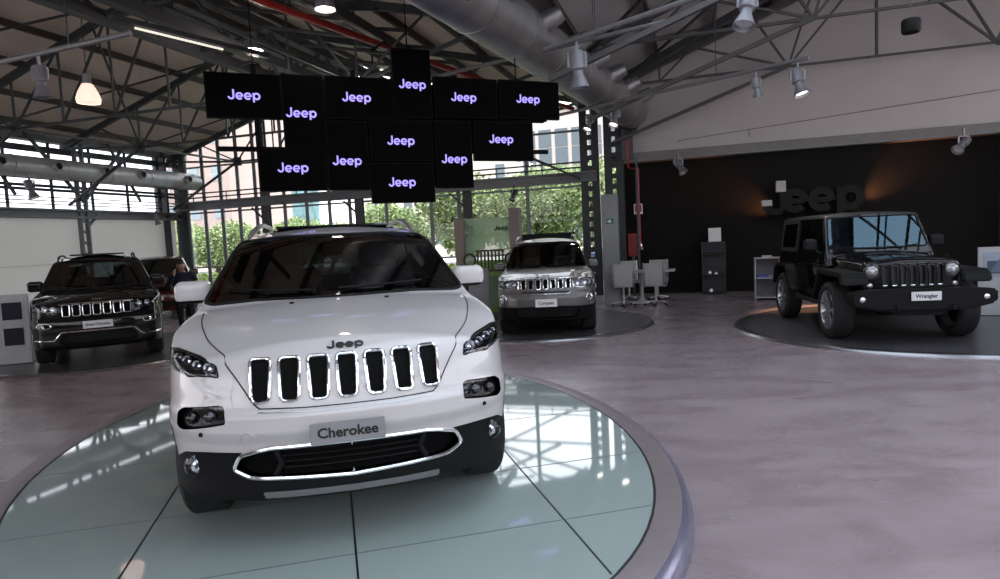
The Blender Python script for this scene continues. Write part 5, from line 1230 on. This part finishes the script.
wall_washer(H(18.45, .30, 1.78), H(17.45, -.02, 2.34), 190, 'small dark lamp throwing an orange glow left of the wall letters')
wall_washer(H(19.9, .30, 1.90), H(20.65, -.02, 2.62), 300, 'small dark lamp throwing an orange glow right of the wall letters')

# ------------------------------------------------------------------ corner: cabinet, signs, hydrant box, extinguisher
c = H(13.63, 2.55, 0); c = Vector((2.56, 14.72, 0)); root = thing('switch_cabinet', 'tall narrow grey metal cabinet at the corner column', 'cabinet', c, -.25)
m = MB(); m.box((0, 0, 1.25), (.36, .30, 2.5)); m.build('case', mat('cabinet_grey', (.22, .23, .24), .5), root, bevel=.008)
m = MB(); m.box((.0, -.155, 1.25), (.32, .01, 2.42)); m.build('door', mat('cabinet_door_grey', (.24, .25, .26), .5), root)
m = MB(); m.box((-.0, -.165, 1.90), (.16, .008, .12)); sg = m.build('exit_sign', mat('sign_green', (.02, .16, .09), .4), root)
m = MB(); m.prism([(.0, .045), (.035, .0), (.0, -.045), (-.01, -.02), (-.05, -.02), (-.05, .02), (-.01, .02)], -.172, -.168, 'y'); o = m.build('exit_arrow', plate_white, sg); o.location = (0, 0, 1.90)
c = PLR = H(14.95, 1.05, 0); root = thing('fire_sign', 'white framed red fire hose sign above the hydrant box', 'sign', H(14.93, 1.0 + .1, 2.20), ROT)
m = MB(); m.box((0, 0, 0), (.21, .012, .25)); m.build('board', plate_white, root); m = MB(); m.box((0, -.008, .02), (.16, .006, .17)); rb = m.build('red_field', red_pipe, root)
m = MB(); m.prism([(-.045, .08), (.01, .08), (.01, .05), (.04, .03), (.0, .02), (.0, -.01), (-.045, -.03)], -.015, -.012, 'y'); m.build('pictogram', plate_white, rb)
m = MB(); m.bar((0, .006, 0), (0, .10, 0), .03, .03); m.build('sign_arm', steel_dark, root)
root = thing('hydrant_box', 'red fire hydrant box fixed beside the corner column', 'box', H(14.78, 1.1, 1.32), ROT)
m = MB(); m.box((0, 0, 0), (.22, .18, .56)); m.build('case', red_pipe, root, bevel=.01); m = MB(); m.box((0, -.095, 0), (.17, .01, .48)); dd = m.build('door', mat('hydrant_door_red', (.22, .012, .012), .3), root)
m = MB(); m.tube([(.12, -.06, .08), (.21, -.1, .0), (.22, -.08, -.12)], .03, 8); m.build('valve', chrome, root)
root = thing('fire_extinguisher', 'red fire extinguisher standing by the grey cabinet', 'extinguisher', (2.02, 14.5, 0))
m = MB(); m.lathe([(0, 0), (.075, 0), (.08, .03), (.08, .38), (.05, .45), (.03, .47), (0, .47)], 20); m.build('cylinder', red_pipe, root); m = MB(); m.box((0, 0, .50), (.05, .05, .07)); m.tube([(0, -.03, .5), (.09, -.04, .45), (.10, -.04, .2)], .01, 6); m.build('valve', blackplastic, root)
m = MB(); m.bar(H(14.78, 1.1, .0), H(14.78, 1.1, 1.02), .06, .06); m.bar(H(14.93, 1.25, 0), H(14.93, 1.25, 3.44), .05, .05); struct('trim_24', m, steel_dark)

# ------------------------------------------------------------------ meeting table with four chairs
white_plastic = mat('white_table_top', (.52, .51, .51), .35); chairm = mat('chair_mesh_white', (.44, .43, .43), .6)
T0 = Vector((3.27, 14.93, 0))
root = thing('meeting_table', 'white round-cornered meeting table on a central pedestal before the dark wall', 'table', T0, -.29)
m = MB(); m.box((0, 0, .735), (1.5, .8, .028)); m.build('tabletop', white_plastic, root, bevel=.01)
m = MB(); m.lathe([(0, .72), (.12, .72), (.04, .60), (.035, .15), (.09, .06), (.22, .02), (.24, 0)], 24); m.build('pedestal', mat('pedestal_white', (.5, .5, .5), .4), root)
def chair():
    root = thing('office_chair', 'x', 'chair')
    m = MB()
    for k in range(9):   # ribbed seat sling
        m.bar((-.23, -.2 + k * .05, .455 - .012 * math.sin(k * .4)), (.23, -.2 + k * .05, .455 - .012 * math.sin(k * .4)), .046, .02)
    m.build('seat', chairm, root)
    m = MB()
    for k in range(10): m.bar((-.22, .23 + k * .008, .50 + k * .05), (.22, .23 + k * .008, .50 + k * .05), .022, .046)
    m.build('backrest', chairm, root)
    for s in (-1, 1):
        m = MB(); m.tube([(s * .25, -.22, .45), (s * .25, .18, .44), (s * .245, .25, .52), (s * .24, .32, .98)], .014, 6); m.build('side_frame', satin, root)
        m = MB(); m.tube([(s * .26, -.1, .45), (s * .29, -.12, .64), (s * .29, .12, .66), (s * .26, .24, .64)], .012, 6); m.build('armrest', satin, root)
    m = MB(); m.tube([(0, 0, .44), (0, 0, .10)], .028, 10); m.build('gas_column', satin, root)
    b = MB()
    for k in range(5):
        a = 2 * PI * k / 5 + .3; b.bar((0, 0, .11), (.29 * math.cos(a), .29 * math.sin(a), .075), .035, .022)
    bs = b.build('star_base', satin, root)
    for k in range(5):
        a = 2 * PI * k / 5 + .3; w = MB(); w.lathe([(0, -.018), (.028, -.016), (.028, .016), (0, .018)], 12, Matrix.Translation((.29 * math.cos(a), .29 * math.sin(a), .03)) @ Matrix.Rotation(PI / 2, 4, 'X') ); w.build('caster', blackplastic, bs)
    return root
ch0 = chair()
for i, (x, y, rz, lb) in enumerate(((-.36, -.60, PI + .1, 'white ribbed office chair at the near left side of the meeting table'), (.34, -.58, PI - .1, 'white ribbed office chair at the near right side of the meeting table'), (-.34, .60, .15, 'white ribbed office chair at the far left side of the meeting table'), (.32, .60, -.1, 'white ribbed office chair at the far right side of the meeting table'))):
    o = ch0 if i == 0 else copy_tree(ch0); q = Matrix.Rotation(-.29, 3, 'Z') @ Vector((x, y, 0)); o.location = T0 + q; o.scale = (.87, .9, .97); o.rotation_euler = (0, 0, rz - .29); tag(o, lb, 'chair', 'chairs around the meeting table')

# ------------------------------------------------------------------ display furniture
pale = mat('pale_laminate', (.42, .42, .44), .45); dk = mat('vitrine_dark', (.012, .013, .017), .4, spec=.2)
root = thing('vitrine', 'dark glass display cabinet against the dark wall with a white sheet on top', 'cabinet', H(16.68, .42, 0), ROT)
m = MB()
for sx in (-.27, .27):
    for sy in (-.2, .2): m.bar((sx, sy, 0), (sx, sy, 1.3), .025, .025)
for z in (.03, .48, 1.0, 1.29): m.box((0, 0, z), (.56, .42, .02))
m.box((0, .2, .65), (.55, .012, 1.28)); m.build('frame', mat('vitrine_frame', (.018, .019, .022), .45, .2), root)
m = MB(); m.box((0, 0, 1.15), (.53, .40, .25)); m.build('top_box', mat('vitrine_blue_glass', (.012, .018, .03), .2, spec=.3), root, bevel=.004)
for x, z, r in ((-.1, .52, .05), (.05, .50, .04), (.1, 1.04, .03), (-.08, .06, .06)):
    m = MB(); m.lathe([(0, 0), (r, 0), (r * 1.1, r * .6), (r * .7, r * 1.5), (0, r * 1.6)], 14, Matrix.Translation((x, -.02, z - .02))); o = m.build('exhibit', satin, root)
m = MB(); m.box((0, 0, 0), (.30, .012, .34)); o = m.build('info_sheet', plate_white); o.location = H(16.72, .45, 1.475); o.rotation_euler = (-.12, 0, ROT); tag(o, 'white information sheet leaning on top of the dark display cabinet', 'sheet')
def shelf(loc, rz, label):
    root = thing('shelf_unit', label, 'shelf', loc, rz)
    m = MB(); m.box((-.25, 0, .47), (.02, .34, .94)); m.build('side_panel', pale, root); m = MB(); m.box((.25, 0, .47), (.02, .34, .94)); m.build('side_panel', pale, root)
    for z in (.07, .49, .93): m = MB(); m.box((0, 0, z), (.48, .34, .022)); m.build('shelf_board', pale, root)
    m = MB(); m.box((0, .165, .48), (.48, .01, .9)); m.build('back_panel', mat('shelf_back_grey', (.16, .16, .18), .6), root)
shelf(Vector((5.90, 14.30, 0)), -.3, 'grey open shelf unit before the dark wall, left of its pair'); shelf(Vector((6.46, 14.15, 0)), -.3, 'grey open shelf unit partly behind the black off-roader')
for k, (x, y, z, c_) in enumerate(((5.80, 14.32, .502, (.10, .12, .45)), (6.01, 14.25, .502, (.35, .35, .37)), (5.90, 14.30, .942, (.45, .45, .44)), (6.46, 14.15, .942, (.5, .5, .5)))):
    m = MB(); m.box((0, 0, .02), (.2, .26, .04)); o = m.build('brochure_stack', mat('brochure_%d' % k, c_, .5), loc=(x, y, z), rz=-.3); tag(o, ['blue brochure stack on the middle board of the left shelf unit', 'grey brochure stack on the middle board of the left shelf unit', 'white brochure stack on top of the left shelf unit', 'white brochure stack on top of the right shelf unit'][k], 'brochures')
def panel_stand(loc, rz, label, w, h, tilt, screens, sm, foot=True):
    root = thing('display_stand', label, 'stand', loc, rz); T = Matrix.Rotation(tilt, 4, 'X')
    m = MB(); m.box((0, 0, h / 2), (w, .04, h)); o = m.build('panel', pale, root, bevel=.006); o.rotation_euler = (tilt, 0, 0)
    for (x, z, ww, hh) in screens: s = MB(); s.box((x, -.024, z), (ww, .01, hh)); s.build('screen', sm, o)
    if foot: m = MB(); m.box((.02, .08, .02), (w * 1.05, .42, .04)); m.build('foot', pale, root, bevel=.01)
    return root, o
panel_stand(Vector((-7.60, 10.08, 0)), .34, 'pale grey display stand with two dark screens beside the far left suv', .44, 1.12, -.03, [(0, .86, .26, .27), (0, .46, .26, .27)], mat('stand_screen', (.012, .012, .025), .5, spec=.2))
r_, o_ = panel_stand(Vector((7.92, 10.15, .0)), -.45, 'pale display panel with a car picture at the right edge behind the off-roader', .70, 1.12, -.02, [], dk, True)
m = MB(); m.box((0, -.026, .84), (.56, .01, .40)); pc = m.build('picture', mat('photo_paper', (.30, .34, .42), .4), o_)
# (the printed picture: a dark windscreen shape on pale ground)
m = MB(); m.box((-.13, -.035, .80), (.2, .006, .2)); m.build('printed_block', mat('print_dark', (.05, .07, .11), .4), o_); m = MB(); m.prism([(-.2, .72), (.24, .72), (.26, .85), (.12, .98), (-.05, .98)], -.04, -.037, 'y'); m.build('printed_car', mat('print_blue', (.10, .14, .22), .4), o_)
root = thing('side_console', 'blue-grey low console at the right edge behind the off-roader bumper', 'console', Vector((7.9, 9.1, .04)), -.4)
m = MB(); m.box((0, 0, .30), (.5, .4, .60)); m.build('body', mat('console_blue_grey', (.22, .26, .34), .3), root, bevel=.01); m = MB(); m.box((0, 0, .61), (.54, .44, .03)); m.build('console_top', pale, root, bevel=.005)

# green glass booth with the old seven-slot grille, black counter
root = thing('display_booth', 'green glass display booth with taupe posts and a small logo, left of the grey suv', 'booth', Vector((-.20, 14.35, 0)), -.22)
taupe = mat('booth_taupe', (.20, .165, .15), .6); gg = mat('green_booth_glass', (.34, .50, .34), .2, noise=(1.5, .2)); gg.node_tree.nodes['Principled BSDF'].inputs['Alpha'].default_value = .5
for x, w, h in ((-.62, .20, 2.12), (.62, .22, 2.28)): m = MB(); m.box((x, 0, h / 2), (w, .35, h)); m.build('post', taupe, root, bevel=.005)
m = MB(); m.box((0, 0, 1.12), (1.06, .02, 1.96)); m.build('green_glass', gg, root)
m = MB(); m.box((0, .12, .40), (1.06, .10, .80)); m.build('plinth', mat('booth_lime', (.16, .30, .05), .5), root)
o = link('logo', jeep_mesh(.10, .2, .002), plate_black, root); o.location = (.30, -.02, 1.86); o.rotation_euler = (PI / 2, 0, 0)
g = thing('vintage_grille', 'old olive seven-slot car grille with round lamps shown in the green booth', 'grille', Vector((-.18, 14.12, 1.15)), -.22); ol = mat('olive_dark', (.03, .035, .015), .5)
m = MB(); m.prism(rounded([(-.62, -.26), (.62, -.26), (.60, .22), (-.60, .22)], .08), -.02, .03, 'y'); 
m2 = MB(); 
for i in range(8): m2.box((-.28 + i * .08, 0, .02), (.03, .05, .40))
m2.box((0, 0, .235), (.64, .05, .04)); m2.box((0, 0, -.2), (.64, .05, .04)); m2.build('grille_bars', ol, g)
for sx in (-1, 1):
    e = MB(); e.tube([(sx * .46 + .13 * math.cos(a), 0, .04 + .13 * math.sin(a)) for a in np.linspace(0, 2 * PI, 20, endpoint=False)], .022, 6, closed=True); e.build('lamp_ring', ol, g)
    e = MB(); e.lathe([(0, .02), (.08, .012), (.11, 0)], 20, Matrix.Translation((sx * .46, 0, .04)) @ Matrix.Rotation(PI / 2, 4, 'X')); e.build('headlight', mat('old_lamp', (.25, .3, .25), .2), g)
m = MB(); m.box((0, .08, -.15), (1.2, .16, .35)); m.build('bonnet_nose', mat('lime_green_paint', (.20, .38, .06), .5), g)
e = MB(); e.lathe([(.10, -.05), (.20, -.05), (.22, 0), (.20, .05), (.10, .05)], 22, Matrix.Translation((.36, -.02, -.62)) @ Matrix.Rotation(PI / 2, 4, 'X')); e.build('spare_tyre', rubber, g)
root = thing('reception_counter', 'black high-backed counter behind the grey suv', 'counter', Vector((1.05, 14.75, 0)), -.15)
m = MB(); m.box((0, 0, .85), (1.38, .08, 1.70)); m.build('back_board', blackplastic, root, bevel=.006); m = MB(); m.box((0, -.3, .9), (1.4, .6, .05)); m.build('worktop', dk, root, bevel=.006); m = MB(); m.box((0, -.25, .44), (1.3, .45, .88)); m.build('base', dk, root)
root = thing('grey_partition', 'pale grey partition panel beside the mirror of the white suv', 'panel', Vector((-.42, 13.2, .0)), -.1)
m = MB(); m.box((0, 0, .52), (.42, .06, 1.04)); m.build('panel', mat('partition_grey', (.30, .30, .33), .5), root, bevel=.01); m = MB(); m.box((0, 0, .02), (.7, .3, .04)); m.build('foot', pale, root)
# outside: a parked blue car
def small_car(loc, rz, paint, label, name='parked_car', h=.05, scale=1.0):
    c = gc_cfg(); c['paint'] = paint; F = suv_volume(c); root = thing(name, label, 'car', loc, rz, None, scale)
    c['regions'] = [('windshield', car_glass_dark, R_front(c['wsp'], 2.7, r=.03), 0, False), ('side_window', car_glass_dark, R_side(c['side'], .04), 0, True), ('rear_window', car_glass_dark, (lambda V, N: np.maximum(sdpoly(np.abs(V[:, 0]), V[:, 2], rounded(c['rearw'], .05)), c['L'] - .75 - V[:, 1])), 0, False),
        ('headlight', lampglass, R_front(c['head'], 1.2, r=.02), .001, True), ('lower_intake', blackplastic, R_front(c['intake'], .6, r=.02), -.03, False)]
    build_body(root, F, c, h); ty = make_wheel(c['R'], .25, .26, 5, alloy); wheels(root, c, ty); mirrors(root, 1.09, 1.86, 1.24, paint, w=.24, hh=.18)
    m = MB(); m.box((0, .03, .88), (.8, .05, .12)); m.build('grille_panel', gloss_black, root); pl = MB(); pl.box((0, -.02, .62), (.4, .02, .1)); pl.build('display_plate', plate_white, root)
    m = MB(); m.tube([(-.7, .93, .385), (.7, .93, .385)], .05, 8); m.box((0, 2.3, .35), (.9, 3.0, .1)); m.build('underbody', liner, root)
    return root
small_car(H(11.9, -5.9, -.05), -1.87, mat('blue_paint', (.05, .10, .22), .3, 0, 1), 'blue car parked outside by the trees, seen past the grey suv')
small_car(Vector((-8.45, 15.9, 0)), .42, mat('maroon_paint', (.07, .006, .010), .3, 0, 1), 'dark red suv standing at the back behind the person', 'red_suv', .045, (.90, .90, .92))

# ------------------------------------------------------------------ the person by the red car
def person():
    root = thing('person', 'person in a dark navy jacket and trousers standing behind the white mirror', 'person', Vector((-6.42, 13.20, 0)), .25, scale=(1.02, 1.05, .88))
    def body(P):
        f = capsule(P, (-.09, .0, .90), (-.10, .02, .50), .085, .060); f = smin(f, capsule(P, (-.10, .02, .50), (-.10, .05, .09), .058, .040), .02)
        g = capsule(P, (.09, .0, .90), (.12, -.03, .50), .085, .060); g = smin(g, capsule(P, (.12, -.03, .50), (.12, .03, .09), .058, .040), .02)
        f = np.minimum(f, g)
        for s in (-1, 1): f = smin(f, capsule(P, (s * .11, .03, .05), (s * .12, -.14, .035), .042, .034), .02)
        t = ellip(P, (0, .0, .96), (.175, .12, .14)); t = smin(t, ellip(P, (0, -.01, 1.20), (.19, .125, .24)), .06)
        f = smin(f, t, .05)
        f = smin(f, capsule(P, (-.16, -.01, 1.36), (.16, -.01, 1.36), .065, .065), .05)
        f = smin(f, capsule(P, (0, -.02, 1.38), (0, -.06, 1.49), .055, .05), .03)
        f = smin(f, ellip(P, (0, -.085, 1.575), (.075, .095, .115)), .02)
        f = smin(f, ellip(P, (0, -.185, 1.565), (.014, .02, .028)), .012)
        for s in (-1, 1): f = smin(f, ellip(P, (s * .078, -.075, 1.57), (.012, .022, .03)), .008)
        # right arm raised with the hand at the face, left arm hanging
        f = smin(f, capsule(P, (-.20, -.01, 1.35), (-.27, -.12, 1.12), .050, .040), .03)
        f = smin(f, capsule(P, (-.27, -.12, 1.12), (-.12, -.26, 1.34), .040, .028), .02)
        f = smin(f, capsule(P, (.20, -.01, 1.35), (.26, .0, 1.08), .050, .040), .03)
        f = smin(f, capsule(P, (.26, .0, 1.08), (.25, -.10, .86), .040, .028), .02)
        for c, d, sg in (((-.11, -.27, 1.38), (.02, .03, .09), 1), ((.25, -.115, .80), (.0, -.01, -.09), -1)):
            c = np.array(c); d = np.array(d); f = smin(f, capsule(P, c, c + d * .6, .026, .030), .01)
            for k, (off, L) in enumerate(((-.024, .075), (-.008, .085), (.008, .080), (.023, .065))):
                b = c + d * .75 + np.array((off * .3, off, 0)); q = b + d / np.linalg.norm(d) * L * .55; e = q + d / np.linalg.norm(d) * L * .4 + np.array((.01 * sg, .012, 0))
                f = smin(f, capsule(P, b, q, .009, .008), .004); f = smin(f, capsule(P, q, e, .008, .007), .004)
            f = smin(f, capsule(P, c + np.array((0, -.02, 0)), c + np.array((.015 * sg, -.05, 0)) + d * .6, .010, .008), .006)
        return f
    m = iso(body, (-.34, -.36, 0), (.32, .18, 1.72), .0125)
    V = m[0]
    g_tr = np.maximum(V[:, 2] - .97, .085 - V[:, 2]); armL = np.minimum(V[:, 2] - 2, 0)
    hand = lambda V: np.minimum(np.sqrt(((V - (.25, -.13, .78))**2).sum(1)) - .105, np.sqrt(((V - (-.10, -.24, 1.45))**2).sum(1)) - .095)
    hd, m = split(m, hand(V)); link('body', mesh_np('body', hd), mat('skin', (.42, .25, .19), .55), root)
    V = m[0]; far = np.abs(V[:, 0]) - .22
    jk, m = split(m, np.maximum(np.maximum(V[:, 2] - 1.435 + .0 * V[:, 0], np.where(np.abs(V[:, 0]) > .205, .5, .93) - V[:, 2]), -1.0)); link('jacket', mesh_np('jacket', jk, .004), mat('navy_cloth', (.012, .016, .040), .8, bump=(30, .3)), root)
    tr, m = split(m, np.maximum(m[0][:, 2] - .94, .085 - m[0][:, 2])); link('trousers', mesh_np('trousers', tr, .002), mat('dark_cloth', (.014, .016, .026), .85), root)
    sh, m = split(m, m[0][:, 2] - .5); link('shoes', mesh_np('shoes', sh), blackplastic, root)
    hair, m = split(m, np.maximum(1.50 - m[0][:, 2], np.minimum(-(m[0][:, 2] - 1.625), .9) * 1.0 * (m[0][:, 1] < -.09) + (-.0 - (m[0][:, 1] + .09)) * (m[0][:, 1] >= -.09)))
    link('hair', mesh_np('hair', hair, .006), mat('dark_brown_hair', (.02, .012, .008), .6), root)
    link('head', mesh_np('head', m), mat('skin', ()), root)
    for s in (-1, 1):
        e = MB(); e.lathe([(0, .006), (.010, .003), (.012, 0)], 10, Matrix.Translation((s * .03, -.172, 1.59)) @ Matrix.Rotation(PI / 2, 4, 'X')); e.build('eye', mat('eye_dark', (.03, .02, .02), .3), root)
    e = MB(); e.tube([(-.022, -.168, 1.522), (0, -.176, 1.520), (.022, -.168, 1.522)], .005, 6); e.build('mouth', mat('lip', (.30, .10, .09), .5), root)
    return root
person()
